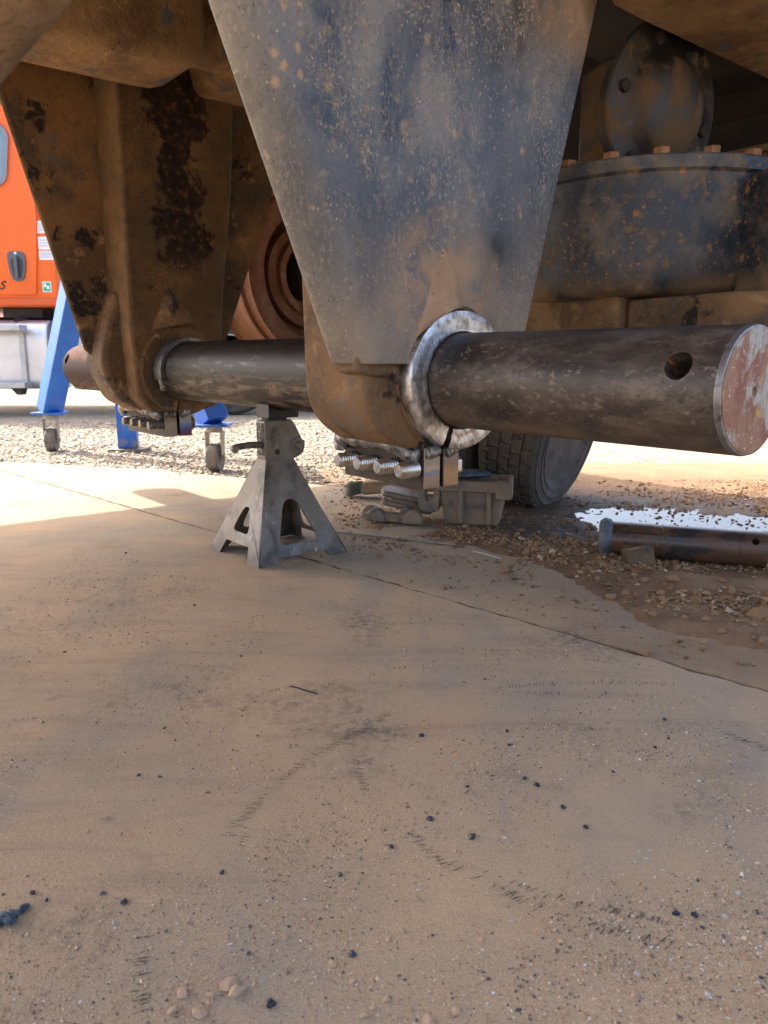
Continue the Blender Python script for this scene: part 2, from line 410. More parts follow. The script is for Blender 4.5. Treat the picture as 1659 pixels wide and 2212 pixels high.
M['tint_a'] = tint_mat('heat_tinted_steel', [(.05, (.40, .27, .20)), (.30, (.42, .30, .24)), (.45, (.26, .28, .36)), (.58, (.48, .42, .36)), (.85, (.36, .30, .25))], .297, .372)
M['tint_b'] = tint_mat('straw_tinted_steel', [(.05, (.46, .30, .17)), (.45, (.44, .29, .17)), (.7, (.30, .21, .16)), (.9, (.28, .24, .20))], .297, .372)
M['tint_c'] = tint_mat('pale_cut_steel', [(.05, (.36, .30, .24)), (.6, (.42, .34, .27)), (.9, (.2, .15, .1))], .297, .372)
M['tint_d'] = tint_mat('blue_violet_tinted_steel', [(.05, (.22, .08, .10)), (.28, (.14, .10, .25)), (.48, (.12, .22, .50)), (.66, (.34, .38, .40)), (.9, (.4, .34, .26))], .297, .372)
def zinc():
    t = NT('bright_threaded_steel')
    c = t.ramp(t.noise(30, 3, .5), [(.35, (.50, .43, .30)), (.5, (.62, .60, .57)), (.65, (.70, .70, .70))])
    return t.fin(c, .27, 1.0, t.bump(t.noise(200, 3), .08, .001))
M['zinc'] = zinc()
M['stud_end'] = grunge('stud_end_face', (.27, .27, .28), [dict(c=(.18, .17, .16), s=80, lo=.45, hi=.6)], rough=.45, metal=.6)
M['stud_dark'] = grunge('dull_threaded_steel', (.16, .145, .13), [dict(c=(.05, .045, .04), s=60, lo=.5, hi=.65)], rough=.38, metal=.8)
M['shim'] = grunge('worn_collar_steel', (.26, .255, .25), [dict(c=(.1, .09, .08), s=40, lo=.5, hi=.66)], rough=.4, metal=.75)
M['black'] = grunge('greasy_black', (.012, .011, .010), [dict(c=(.03, .025, .02), s=30, lo=.5, hi=.7)], rough=.5)
M['jack'] = grunge('worn_jack_paint', (.19, .155, .115), [
    dict(c=(.25, .235, .215), s=9, lo=.48, hi=.66, d=8, st=(1, 1, .7)), dict(c=(.085, .072, .055), s=12, lo=.52, hi=.66, d=7),
    dict(c=(.20, .14, .085), s=7, lo=.5, hi=.7, d=6, a=.7), dict(c=(.035, .034, .034), s=14, lo=.38, hi=.62, ax=(2, .10, .0), a=.9),
    dict(c=(.42, .41, .40), s=60, lo=.66, hi=.74, d=3, st=(1, 1, .4), m=.6)], rough=.5, metal=.25, bumps=((150, .18, .001),))
M['jack_dark'] = grunge('jack_embossed_recess', (.045, .04, .033), [dict(c=(.13, .12, .1), s=40, lo=.5, hi=.7)], rough=.7)
def paint(name, c, dirt=(.30, .22, .14), amt=.35, rough=.28):
    return grunge(name, c, [dict(c=dirt, s=5, lo=.52, hi=.78, d=8, a=amt, r=.7), dict(c=tuple(x * .7 for x in c), s=2, lo=.4, hi=.7, a=.3)], rough=rough, bumps=((8, .02, .004),))
M['orange'] = paint('orange_truck_paint', (.86, .145, .010), amt=.06, rough=.22)
M['orange_sill'] = paint('orange_sill_paint', (.70, .11, .012), amt=.25, rough=.35)
M['blue'] = grunge('blue_gantry_paint', (.012, .12, .52), [
    dict(c=(.02, .17, .62), s=6, lo=.45, hi=.7), dict(c=(.22, .22, .22), s=10, lo=.5, hi=.68, ax=(2, .35, .15), r=.8),
    dict(c=(.30, .27, .22), k='spot', s=60, lo=.06, hi=.14, pm=9, plo=.55, phi=.6)], rough=.38)
M['caster'] = grunge('dusty_zinc_caster', (.36, .32, .25), [dict(c=(.2, .17, .12), s=30, lo=.5, hi=.7)], rough=.55, metal=.3)
M['caster_wheel'] = grunge('dusty_iron_wheel', (.17, .15, .125), [dict(c=(.09, .08, .07), s=25, lo=.5, hi=.66), dict(c=(.28, .24, .19), s=60, lo=.55, hi=.7)], rough=.7)
M['rubber'] = grunge('dusty_tyre_rubber', (.030, .029, .028), [dict(c=(.15, .125, .095), s=5, lo=.44, hi=.75, d=7, a=.8), dict(c=(.20, .16, .11), s=60, lo=.55, hi=.72, d=4, a=.6)], rough=.8, bumps=((120, .25, .001),))
M['sidewall'] = grunge('dusty_tyre_sidewall', (.075, .066, .055), [dict(c=(.15, .125, .10), s=6, lo=.4, hi=.7, d=7), dict(c=(.04, .037, .034), s=18, lo=.58, hi=.7)], rough=.85, bumps=((140, .2, .001),))
M['plastic'] = grunge('grey_handle_plastic', (.10, .105, .125), [], rough=.4)
M['plastic_dark'] = grunge('dark_handle_recess', (.04, .042, .05), [], rough=.45)
M['glass'] = NT('cab_window_glass').fin((.16, .24, .30), .03, 0.0, None, 1.0)
M['rubber_seal'] = grunge('window_seal', (.22, .22, .25), [], rough=.5)
M['white'] = grunge('white_sticker', (.80, .80, .78), [], rough=.5)
M['green'] = grunge('green_sticker', (.02, .42, .20), [], rough=.5)
M['ink'] = grunge('dark_lettering', (.02, .012, .01), [], rough=.5)
M['print'] = grunge('pale_grey_print', (.5, .55, .62), [], rough=.5)
def alu():
    t = NT('tread_plate_aluminium')
    c = t.ramp(t.noise(4, 5, .6), [(.3, (.62, .62, .61)), (.7, (.80, .80, .80))])
    return t.fin(c, .38, .75, t.bump(t.noise(60, 3), .08, .002))
M['alu'] = alu()
M['alu_dull'] = grunge('dull_aluminium', (.55, .55, .54), [dict(c=(.40, .38, .34), s=8, lo=.5, hi=.7)], rough=.5, metal=.6)
M['steel_black'] = grunge('black_chassis_steel', (.025, .024, .023), [dict(c=(.07, .06, .05), s=8, lo=.5, hi=.7)], rough=.6)
M['pin'] = grunge('old_oily_pin', (.085, .05, .032), [
    dict(c=(.16, .075, .035), s=10, lo=.45, hi=.64, st=(.6, 1, 1), d=7, r=.6), dict(c=(.05, .045, .04), s=14, lo=.5, hi=.64, st=(.3, 1, 1), r=.2),
    dict(c=(.30, .20, .11), s=60, lo=.6, hi=.72, pm=8, plo=.5, phi=.6, r=.9)], rough=.24, metal=.15, bumps=((120, .2, .001),))
M['pin_collar'] = grunge('grey_slag_collar', (.13, .145, .155), [dict(c=(.06, .065, .07), s=40, lo=.45, hi=.65)], rough=.6, metal=.3, bumps=((90, .5, .003),))
M['cast'] = grunge('clay_dusted_casting', (.22, .165, .115), [
    dict(c=(.33, .22, .13), s=9, lo=.45, hi=.66, d=7), dict(c=(.12, .105, .088), s=13, lo=.52, hi=.66, d=7), dict(c=(.4, .29, .19), s=70, lo=.6, hi=.7, a=.6)],
    rough=.75, metal=.1, bumps=((120, .3, .0015),))
M['cast2'] = grunge('grey_dusted_casting', (.20, .165, .125), [
    dict(c=(.27, .21, .15), s=14, lo=.45, hi=.66, d=7), dict(c=(.09, .085, .08), s=18, lo=.5, hi=.66, d=6)], rough=.55, metal=.35, bumps=((120, .2, .001),))
M['bristle'] = grunge('green_grey_bristle', (.10, .125, .085), [dict(c=(.22, .22, .17), s=120, lo=.5, hi=.66, st=(1, 8, 1))], rough=.8)
M['wood'] = grunge('dusty_wood', (.36, .25, .14), [dict(c=(.25, .165, .09), s=30, lo=.45, hi=.65, st=(.2, 1, 1)), dict(c=(.44, .33, .2), s=8, lo=.5, hi=.7)], rough=.85)
M['rod'] = grunge('bare_welding_rod', (.30, .29, .28), [dict(c=(.2, .15, .1), s=40, lo=.5, hi=.7)], rough=.5, metal=.5)
M['slag'] = grunge('blue_grey_slag', (.07, .095, .12), [dict(c=(.16, .20, .24), s=70, lo=.5, hi=.66), dict(c=(.03, .04, .05), s=120, lo=.5, hi=.6)], rough=.45, metal=.2, bumps=((180, .6, .002),))
M['stone'] = grunge('pale_tan_stone', (.46, .31, .19), [dict(c=(.34, .21, .12), s=30, lo=.45, hi=.65), dict(c=(.56, .43, .3), s=80, lo=.55, hi=.7)], rough=.9, bumps=((200, .3, .001),))
M['stone_white'] = grunge('pale_grey_chip', (.42, .39, .34), [dict(c=(.4, .36, .3), s=60, lo=.5, hi=.7)], rough=.7)
M['clod'] = grunge('dry_clay_clod', (.27, .155, .072), [dict(c=(.24, .14, .07), s=25, lo=.45, hi=.65), dict(c=(.44, .29, .16), s=60, lo=.55, hi=.7)], rough=.95, bumps=((160, .4, .002),))
M['glassy'] = grunge('glassy_black_slag', (.012, .016, .022), [dict(c=(.05, .06, .08), s=200, lo=.5, hi=.7)], rough=.25)

def concrete(name, far=False):
    t = NT(name)
    st = t.map((1, 1, 1), rot=(0, 0, R(-35)))
    base = t.ramp(t.noise(1.6, 6, .6, .4), [(.32, (.33, .262, .185)), (.5, (.435, .310, .188)), (.68, (.52, .358, .205))])
    grey = t.ramp(t.noise(2.3, 7, .65, .6, t.map((1.6, .7, 1), loc=(3, 1, 0), rot=(0, 0, R(20)))), [(.50, 0.0), (.70, 1.0)])
    c = t.mix(t.math('MULTIPLY', grey, .8), base, (.29, .25, .20))
    # towards the joint the slab is swept cleaner and greyer
    sw = t.math('MULTIPLY', t.axis(1, 1.5, 2.4), t.ramp(t.noise(3, 5, .6), [(.35, 0.2), (.6, 1.0)]))
    c = t.mix(t.math('MULTIPLY', sw, .8), c, (.30, .258, .20))
    streak = t.ramp(t.noise(9, 6, .7, .8, t.map((.25, 1.4, 1), rot=(0, 0, R(25)))), [(.52, 0.0), (.72, 1.0)])
    c = t.mix(t.math('MULTIPLY', streak, .45), c, (.22, .16, .11))
    clay = t.ramp(t.noise(5, 7, .7, .3, t.map((1, 1, 1), loc=(7, 2, 0))), [(.56, 0.0), (.74, 1.0)])
    c = t.mix(t.math('MULTIPLY', clay, .55), c, (.46, .27, .14))
    # black rubbed smudges
    sm = t.math('MULTIPLY', t.ramp(t.noise(3.4, 4, .6, .2, t.map((1, 1, 1), loc=(1.7, .4, 0))), [(.55, 0.0), (.70, 1.0)]),
                t.ramp(t.noise(55, 5, .7, .3), [(.42, 0.0), (.60, 1.0)]))
    c = t.mix(t.math('MULTIPLY', sm, .75), c, (.085, .07, .06))
    # grain: dark and pale specks
    d1 = t.math('MULTIPLY', t.ramp(t.voro(210), [(.10, 1.0), (.26, 0.0)]), t.ramp(t.noise(14, 4, .6), [(.45, 0.0), (.62, 1.0)]))
    c = t.mix(t.math('MULTIPLY', d1, .7), c, (.10, .075, .055))
    d2 = t.math('MULTIPLY', t.ramp(t.voro(330, t.map((1, 1, 1), loc=(9, 9, 0))), [(.10, 1.0), (.24, 0.0)]), t.ramp(t.noise(9, 4, .6), [(.45, 0.0), (.6, 1.0)]))
    c = t.mix(t.math('MULTIPLY', d2, .6), c, (.60, .46, .32))
    fine = t.noise(480, 3, .7)
    c = t.mix(.5, c, t.mix(1.0, c, t.ramp(fine, [(.32, (.45, .44, .42)), (.68, (1.55, 1.5, 1.45))]), 'MULTIPLY'))
    if far:
        x = t.math('MULTIPLY', t.axis(0, .12, .80), t.ramp(t.noise(3, 6, .65), [(.3, .5), (.55, 1.0)]))
        c = t.mix(x, c, t.ramp(t.noise(6, 5, .65), [(.35, (.19, .105, .05)), (.65, (.34, .21, .11))]))
    nr = t.bump(t.noise(30, 5, .6), .15, .004)
    nr = t.bump(t.noise(190, 4, .7), .7, .003, nr)
    nr = t.bump(fine, .5, .0012, nr)
    return t.fin(c, .85, 0, nr, .3)
M['concrete'] = concrete('dusty_concrete')
M['concrete_far'] = concrete('dusty_concrete_far', True)
def gravel_mat():
    t = NT('sunlit_gravel')
    cell = t.voro(36, out='Color'); sep = t.n('ShaderNodeSeparateColor'); t.l(cell, sep.inputs[0])
    c = t.ramp(sep.outputs[0], [(0., (.15, .12, .085)), (.5, (.235, .20, .145)), (1., (.35, .31, .25))])
    c = t.mix(t.ramp(t.noise(.6, 6, .65, .4), [(.42, 0.0), (.62, 1.0)]), c, (.235, .205, .165))
    c = t.mix(t.ramp(t.noise(1.3, 6, .65, .4, t.map((1, 1, 1), loc=(5, 0, 0))), [(.58, 0.0), (.75, .8)]), c, (.26, .175, .10))
    nr = t.bump(t.ramp(t.voro(36), [(0., 1.0), (.7, 0.0)]), .8, .012)
    nr = t.bump(t.noise(70, 5, .7), .4, .004, nr)
    return t.fin(c, .9, 0, nr, .3)
M['gravel'] = gravel_mat()
def dirt_mat():
    t = NT('red_clay_dirt')
    c = t.ramp(t.noise(3.2, 7, .65, .4), [(.32, (.13, .072, .036)), (.5, (.21, .115, .052)), (.7, (.33, .195, .095))])
    # moist ground round the puddle
    wet = t.math('MULTIPLY', t.axis(1, 2.15, 2.5), t.axis(1, 3.5, 3.0))
    wet = t.math('MULTIPLY', wet, t.ramp(t.noise(4, 5, .6), [(.3, .4), (.55, 1.0)]))
    c = t.mix(wet, c, (.062, .042, .028))
    c = t.mix(t.ramp(t.noise(2.2, 5, .6, 0, t.map((1, 1, 1), loc=(4, 4, 0))), [(.58, 0.0), (.70, .6)]), c, (.085, .055, .034))
    far = t.axis(1, 3.2, 4.2)
    c = t.mix(t.math('MULTIPLY', far, .8), c, (.24, .175, .11))
    pale = t.math('MULTIPLY', t.ramp(t.voro(120), [(.12, 1.0), (.28, 0.0)]), t.ramp(t.noise(8, 3), [(.45, 0.0), (.6, 1.0)]))
    c = t.mix(t.math('MULTIPLY', pale, .6), c, (.46, .31, .17))
    c = t.mix(.5, c, t.mix(1.0, c, t.ramp(t.noise(300, 3, .7), [(.3, (.6, .6, .6)), (.7, (1.4, 1.4, 1.4))]), 'MULTIPLY'))
    nr = t.bump(t.noise(60, 6, .7), .6, .006); nr = t.bump(t.noise(280, 4, .7), .5, .002, nr)
    return t.fin(c, t.mix(wet, (.9, .9, .9), (.6, .6, .6)), 0, nr, .35)
M['dirt'] = dirt_mat()
M['joint'] = grunge('packed_joint_earth', (.13, .075, .036), [dict(c=(.05, .035, .022), s=14, lo=.42, hi=.6), dict(c=(.26, .16, .08), s=60, lo=.55, hi=.66)], rough=.95, bumps=((160, .6, .003),))
def water():
    t = NT('muddy_puddle_water')
    return t.fin((.10, .085, .065), .06, 0, t.bump(t.noise(22, 2, .5), .05, .004), .45)
M['water'] = water()
def grit_mat(name, stops, rough=.85):
    t = NT(name); g = t.n('ShaderNodeNewGeometry')
    return t.fin(t.ramp(g.outputs['Random Per Island'], stops, 'CONSTANT'), rough)
M['grit'] = grit_mat('mixed_grit', [(0, (.50, .33, .19)), (.30, (.38, .23, .125)), (.55, (.58, .44, .29)), (.74, (.13, .10, .08)), (.90, (.05, .052, .058)), (.96, (.60, .56, .50))])
M['gravel_bits'] = grit_mat('loose_gravel_bits', [(0, (.40, .34, .25)), (.3, (.30, .25, .175)), (.55, (.48, .43, .35)), (.8, (.26, .20, .135)), (.92, (.17, .15, .125))])
M['clod_bits'] = grit_mat('clay_crumbs', [(0, (.28, .16, .075)), (.35, (.21, .115, .052)), (.65, (.36, .22, .115)), (.85, (.14, .085, .045)), (.95, (.44, .32, .2))], .95)
def mark_mat():
    t = NT('rubber_scuff')
    tr = t.n('ShaderNodeBsdfTransparent'); mx = t.n('ShaderNodeMixShader')
    t.fin((.075, .062, .052), .8)
    t.l(t.ramp(t.noise(260, 4, .7), [(.40, 0.0), (.58, .85)]), mx.inputs[0]); t.l(tr.outputs[0], mx.inputs[1]); t.l(t.b.outputs[0], mx.inputs[2]); t.l(mx.outputs[0], t.out.inputs[0])
    return t.m
M['mark'] = mark_mat()
def leaf_mat():
    t = NT('tree_leaves'); g = t.n('ShaderNodeNewGeometry')
    c = t.ramp(g.outputs['Random Per Island'], [(0, (.05, .10, .02)), (.5, (.085, .16, .03)), (1, (.14, .22, .05))])
    return t.fin(c, .6)
M['leaf'] = leaf_mat()
M['bark'] = grunge('tree_bark', (.10, .075, .05), [dict(c=(.05, .04, .03), s=8, lo=.45, hi=.65, st=(1, 1, .2))], rough=.9)

# ================================================================== SETTING
# joint between the slabs, nearly parallel to the shaft
JN = [gp(-700, 815 + 0), gp(0, 1015), gp(290, 1100), gp(690, 1210), gp(1100, 1335), gp(1650, 1490)]
j_a = Vector((-1.988, 3.939)); j_b = Vector((.673, 1.27)); jd = (j_b - j_a).normalized(); jn = Vector((-jd.y, jd.x))   # jn points far/right
if jn.y < 0: jn = -jn
def jp(s, off): p = j_a + jd * s + jn * off; return (p.x, p.y)
# ground
g = MB().add([(-400, -400, -.014), (400, -400, -.014), (400, 400, -.014), (-400, 400, -.014)], [(0, 1, 2, 3)]).build('ground', M['gravel'])
tag(g, kind='structure')
def slab(name, mat, pts, z0=-.16, z1=0.0):
    o = MB().prism(pts, 'z', z0, z1).build(name, mat); tag(o, kind='structure'); return o
def wavy(s0, s1, off, amp, n, seed):
    return [jp(s0 + (s1 - s0) * i / n, off + amp * mnoise.noise(Vector((i * .35, seed, 0))) + amp * .5 * mnoise.noise(Vector((i * 1.3, seed, 4)))) for i in range(n + 1)]
near_edge = wavy(-2.2, 7.5, -.009, .010, 420, 1.0)
far_edge = wavy(7.5, -2.2, .011, .012, 420, 9.0)
slab('concrete_slab', M['concrete'], near_edge + [jp(7.5, -5.5), jp(-2.2, -5.5)])
fe2 = [(gp(x, y).x + .05 * mnoise.noise(Vector((x * .01, 0, 3))), gp(x, y).y + .08 * mnoise.noise(Vector((x * .013, 5, 3)))) for x, y in
       ((-200, 985), (-60, 993), (60, 1000), (180, 1006), (300, 1012), (420, 1022), (540, 1033), (660, 1045), (760, 1052), (860, 1058), (960, 1066), (1060, 1075))]
slab('concrete_slab', M['concrete_far'], far_edge + fe2 + [(1.2, 3.0), (1.9, 1.2), jp(6.6, .3)], z1=-.003)
# dirt filling the joint
jt = MB()
nj = 420
for i in range(nj + 1):
    for k in range(7):
        x_, y_ = jp(-2.2 + 9.7 * i / nj, -.03 + .0105 * k)
        jt.v.append((x_, y_, -.0066 + .0036 * mnoise.fractal(Vector((x_ * 40, y_ * 40, 3)), 1, 2, 4)))
jt.f = [(i * 7 + k, (i + 1) * 7 + k, (i + 1) * 7 + k + 1, i * 7 + k + 1) for i in range(nj) for k in range(6)]
tag(jt.build('joint_dirt', M['joint']), kind='structure')

# clay dirt spread on the right
def smooth(a, b, x):
    t = max(0., min(1., (x - a) / (b - a))); return t * t * (3 - 2 * t)
PUD = (1.02, 2.68)
def dirt_h(x, y):
    p = Vector((x, y)); off = (p - j_a).dot(jn); s = (p - j_a).dot(jd)
    n1 = mnoise.fractal(Vector((x * 2.2, y * 2.2, 1)), 1, 2, 4)
    o0 = .34 - .28 * smooth(2.95, 3.6, s)
    m = smooth(o0, o0 + .22, off + .12 * n1) * smooth(2.35, 3.05, s + off * .5 + .25 * n1)
    rid = math.exp(-((off - .50 - .10 * n1) / .13) ** 2)
    n2 = mnoise.fractal(Vector((x * 14, y * 14, 5)), 1, 2, 5)
    n3 = mnoise.fractal(Vector((x * 45, y * 45, 9)), .9, 2, 4)
    h = -.012 + m * (.013 + .012 * rid + .007 * n2 * (.4 + rid) + .0035 * n3)
    d = math.hypot((x - PUD[0]) / .42, (y - PUD[1]) / .24)
    h -= m * .013 * (1 - smooth(.45, 1.2, d + .45 * n1 + .25 * n2))
    if d < 1.6: h += .0022 * mnoise.fractal(Vector((x * 26, y * 26, 12)), .8, 2, 4)
    if off > 1.6: h = min(h, .004)
    return h
nx, ny = 230, 250
x0, x1, y0, y1 = -.35, 3.0, 1.05, 4.2
dm = MB()
dm.v = [(x0 + (x1 - x0) * i / nx, y0 + (y1 - y0) * j / ny, dirt_h(x0 + (x1 - x0) * i / nx, y0 + (y1 - y0) * j / ny)) for j in range(ny + 1) for i in range(nx + 1)]
dm.f = [(j * (nx + 1) + i, j * (nx + 1) + i + 1, (j + 1) * (nx + 1) + i + 1, (j + 1) * (nx + 1) + i) for j in range(ny) for i in range(nx)]
tag(dm.build('dirt', M['dirt'], smooth=180, clean=False), kind='structure')
# puddle
pm = MB(); pts = []
for i in range(72):
    a = 2 * math.pi * i / 72
    k = 1 + .22 * mnoise.noise(Vector((math.cos(a) * 2, math.sin(a) * 2, 3)))
    pts.append((PUD[0] + .55 * k * math.cos(a), PUD[1] + .30 * k * math.sin(a)))
pm.add([(x, y, -.0022) for x, y in pts] + [(PUD[0], PUD[1], -.0022)], [(i, (i + 1) % 72, 72) for i in range(72)])
tag(pm.build('puddle', M['water'], smooth=0), kind='structure')

# ------------------------------------------------------------------ grit, gravel, crumbs (uncountable)
def scatter(name, mat, pts, sizes, zf=None, flat=.6, label=None, cat=None):
    n = len(pts)
    base = np.array([(1, 0, 0), (-1, 0, 0), (0, 1, 0), (0, -1, 0), (0, 0, 1), (0, 0, -1)], float)
    tri = np.array([(0, 2, 4), (2, 1, 4), (1, 3, 4), (3, 0, 4), (2, 0, 5), (1, 2, 5), (3, 1, 5), (0, 3, 5)])
    rs = np.random.RandomState(len(name) + n)
    v = base[None] + rs.uniform(-.38, .38, (n, 6, 3))
    v[:, :, 2] *= flat
    v *= sizes[:, None, None] * rs.uniform(.7, 1.3, (n, 1, 3))
    an = rs.uniform(0, 6.28, n); ca, sa = np.cos(an)[:, None], np.sin(an)[:, None]
    x = v[:, :, 0] * ca - v[:, :, 1] * sa; y = v[:, :, 0] * sa + v[:, :, 1] * ca
    v[:, :, 0] = x + pts[:, None, 0]; v[:, :, 1] = y + pts[:, None, 1]; v[:, :, 2] += (pts[:, 2] + sizes * flat * .45)[:, None]
    f = (tri[None] + (np.arange(n) * 6)[:, None, None]).reshape(-1, 3)
    me = bpy.data.meshes.new(name); me.from_pydata(v.reshape(-1, 3).tolist(), [], f.tolist()); me.materials.append(mat); me.update()
    o = bpy.data.objects.new(name, me); col.objects.link(o); tag(o, label, cat, kind='stuff'); return o
rs = np.random.RandomState(3)
def clustered(n, xr, yr, dens):
    out = []
    while len(out) < n:
        x = rs.uniform(*xr); y = rs.uniform(*yr)
        if rs.rand() < dens(x, y): out.append((x, y))
    return np.array(out)
def d_near(x, y):
    if abs(x) > y * .56 + .03: return 0
    p = Vector((x, y)); off = (p - j_a).dot(jn)
    if off > -.02: return 0
    k = mnoise.fractal(Vector((x * 4, y * 4, 7)), 1, 2, 4)
    w = .22 + .5 * smooth(-.05, .3, x) * smooth(1.45, .7, y) + .25 * smooth(1.2, .6, y)
    return max(0., min(1., w * (.55 + 1.5 * k)))
P = clustered(34000, (-.9, .9), (.52, 2.2), d_near)
sz = np.exp(rs.normal(math.log(.00085), .42, len(P))).clip(.0004, .0042)
scatter('grit', M['grit'], np.c_[P, np.zeros(len(P))], sz, label='fine tan, black and white grit strewn over the near concrete', cat='grit')
def d_gravel(x, y):
    if abs(x) > y * .6: return 0
    e = min(fe2, key=lambda q: abs(q[0] - x))
    dd = y - e[1]
    if x > .7: return 0
    return (.9 if dd > 0 else math.exp(dd / .10) * .6) * (1.0 if y < 5.2 else .5)
P = clustered(15000, (-3.2, .7), (2.9, 7.0), d_gravel)
sz = np.exp(rs.normal(math.log(.0075), .35, len(P))).clip(.003, .02)
scatter('gravel', M['gravel_bits'], np.c_[P, np.full(len(P), -.012)], sz, label='loose pale gravel in the sun beyond the slab edge', cat='gravel')
def d_clod(x, y):
    p = Vector((x, y)); off = (p - j_a).dot(jn); s = (p - j_a).dot(jd)
    if off < .03 or abs(x) > y * .56: return 0
    if math.hypot((x - PUD[0]) / .42, (y - PUD[1]) / .2) < 1 and rs.rand() < .85: return 0
    k = mnoise.fractal(Vector((x * 5, y * 5, 2)), 1, 2, 3)
    rid = math.exp(-((off - .50) / .14) ** 2) * smooth(2.25, 3.05, s + off * .5)
    w = .03 * smooth(1.7, 2.6, s + off) + .85 * rid + .25 * smooth(.3, .7, off) * smooth(2.4, 3.2, s)
    return max(0., min(1., w * (.5 + 1.2 * k)))
P = clustered(14000, (-.3, 2.0), (1.2, 3.6), d_clod)
sz = np.exp(rs.normal(math.log(.0030), .6, len(P))).clip(.001, .013)
scatter('clay_crumbs', M['clod_bits'], np.array([(x, y, max(dirt_h(x, y), -.003)) for x, y in P]), sz, label='crumbled dry red clay spread beside the old pin', cat='dirt')

# rubber scuff ticks left by tyre tread
tk = MB(); rt = random.Random(5)
def ticks(path, step, length, skew, prob, rows=1):
    pts = [gp(*p) for p in path]
    d = 0
    for a, b in zip(pts, pts[1:]):
        L = (b - a).length; t = (b - a) / L; n = Vector((-t.y, t.x, 0))
        x = 0
        while x < L:
            if rt.random() < prob * (.35 + .9 * abs(mnoise.noise(Vector((d * 9, 1, 0))) * 1.6)):
                for r in range(rows):
                    c = a + t * x + n * rt.gauss((r - (rows - 1) / 2) * length * 1.3, length * .12)
                    h = (n + t * (skew + rt.gauss(0, .18))).normalized() * length * rt.uniform(.25, .62)
                    w = t * rt.uniform(.0006, .0016)
                    m = rt.uniform(-.3, .3)
                    q = [c - h - w * .5, c - h * .1 - w + t * m * .002, c + h - w * .4, c + h + w * .4, c + h * .1 + w + t * m * .002, c - h + w * .5]
                    tk.add([(p.x, p.y, .0011) for p in q], [tuple(range(6))])
            x += step * rt.uniform(.7, 1.4); d += step
ticks([(470, 1820), (570, 1720), (640, 1660), (720, 1610), (800, 1570), (850, 1535)], .0042, .020, -.5, 1.0)
ticks([(880, 1800), (950, 1860), (1040, 1905), (1150, 1955), (1300, 2005), (1480, 2045)], .0048, .018, .5, 1.0)
ticks([(1040, 1880), (1180, 1935), (1330, 1970), (1450, 1995)], .005, .014, .5, .6)
ticks([(0, 1562), (160, 1542), (320, 1530)], .006, .012, .2, .7)
ticks([(1080, 1487), (1200, 1476), (1350, 1474), (1460, 1478)], .006, .020, .4, 1.1)
ticks([(1000, 1408), (1150, 1412), (1300, 1425), (1420, 1448)], .007, .016, .4, .8, 2)
ticks([(1100, 1500), (1250, 1498), (1400, 1505)], .007, .014, .4, .6)
ticks([(1550, 1575), (1610, 1600), (1680, 1630)], .005, .020, .5, 1.1)
ticks([(770, 1640), (790, 1730)], .005, .016, .2, .8)
ticks([(840, 1444), (880, 1443)], .004, .014, .3, 1.2)
ticks([(305, 2020), (300, 2080), (312, 2190)], .006, .022, .1, .8)
ticks([(540, 1750), (520, 1830)], .005, .014, .3, .7)
ticks([(500, 1560), (560, 1500), (640, 1480)], .005, .012, .3, .7)
tag(tk.build('tyre_scuff_marks', M['mark'], smooth=0, clean=False), 'dark rubbed tyre tread ticks curving across the near concrete', 'marks', kind='stuff')

# ================================================================== THE HEAVY TRUCK (propped up, over the slab)
truck = empty('heavy_truck', (OX, OY, 0), ROTZ)
tag(truck, 'clay-caked heavy truck chassis with two hanging brackets gripping a thick shaft', 'truck')
AX = AXZ

def section_plate(name, rows, xf, th, mat, parent, left_round=.055, flip=False, nflat=14):
    """rows: (z, y_left, y_right); front face at xf, rounded back along the left edge"""
    m = MB(); sec = []
    s = -1 if not flip else 1
    for z, yl, yr in rows:
        pts = []
        n = 9
        for i in range(n + 1):
            a = math.pi / 2 * i / n
            pts.append((xf + s * left_round * .85 * (1 - math.sin(a)), yl + left_round * (1 - math.cos(a)), z))
        for i in range(1, nflat + 1): pts.append((xf, yl + left_round + (yr - yl - left_round) * i / nflat, z))
        back = [(p[0] + s * th, p[1] + (th * .9 if i < n * .6 else 0), p[2]) for i, p in enumerate(pts)]
        back[-1] = (xf + s * th, yr, z)
        sec.append(pts + back[::-1])
    k = len(sec[0])
    for q in sec: m.v += q
    for j in range(len(sec) - 1):
        for i in range(k): m.f.append((j * k + i, j * k + (i + 1) % k, (j + 1) * k + (i + 1) % k, (j + 1) * k + i))
    m.f.append(tuple(range(k))); m.f.append(tuple((len(sec) - 1) * k + i for i in reversed(range(k))))
    return m.build(name, mat, parent, bevel=.003, smooth=50)

def c_ring(prof, x, gap_c, gap_w, n=60):
    """lathe about the shaft leaving the clamp slit open; angles measured from +z towards -y"""
    a0 = gap_c + gap_w / 2
    return MB().lathe(prof, (x, 0, AX), (1, 0, 0), n, a0, a0 + 2 * math.pi - gap_w, True, ref=(0, 0, 1))
# angle for the lathe: e1=z, e2 = x cross z = -y ; slit at y=-0.04, below
def slit_angle(y, r): return math.pi - math.asin(max(-1, min(1, -y / r))) if y < 0 else math.pi + math.asin(y / r)

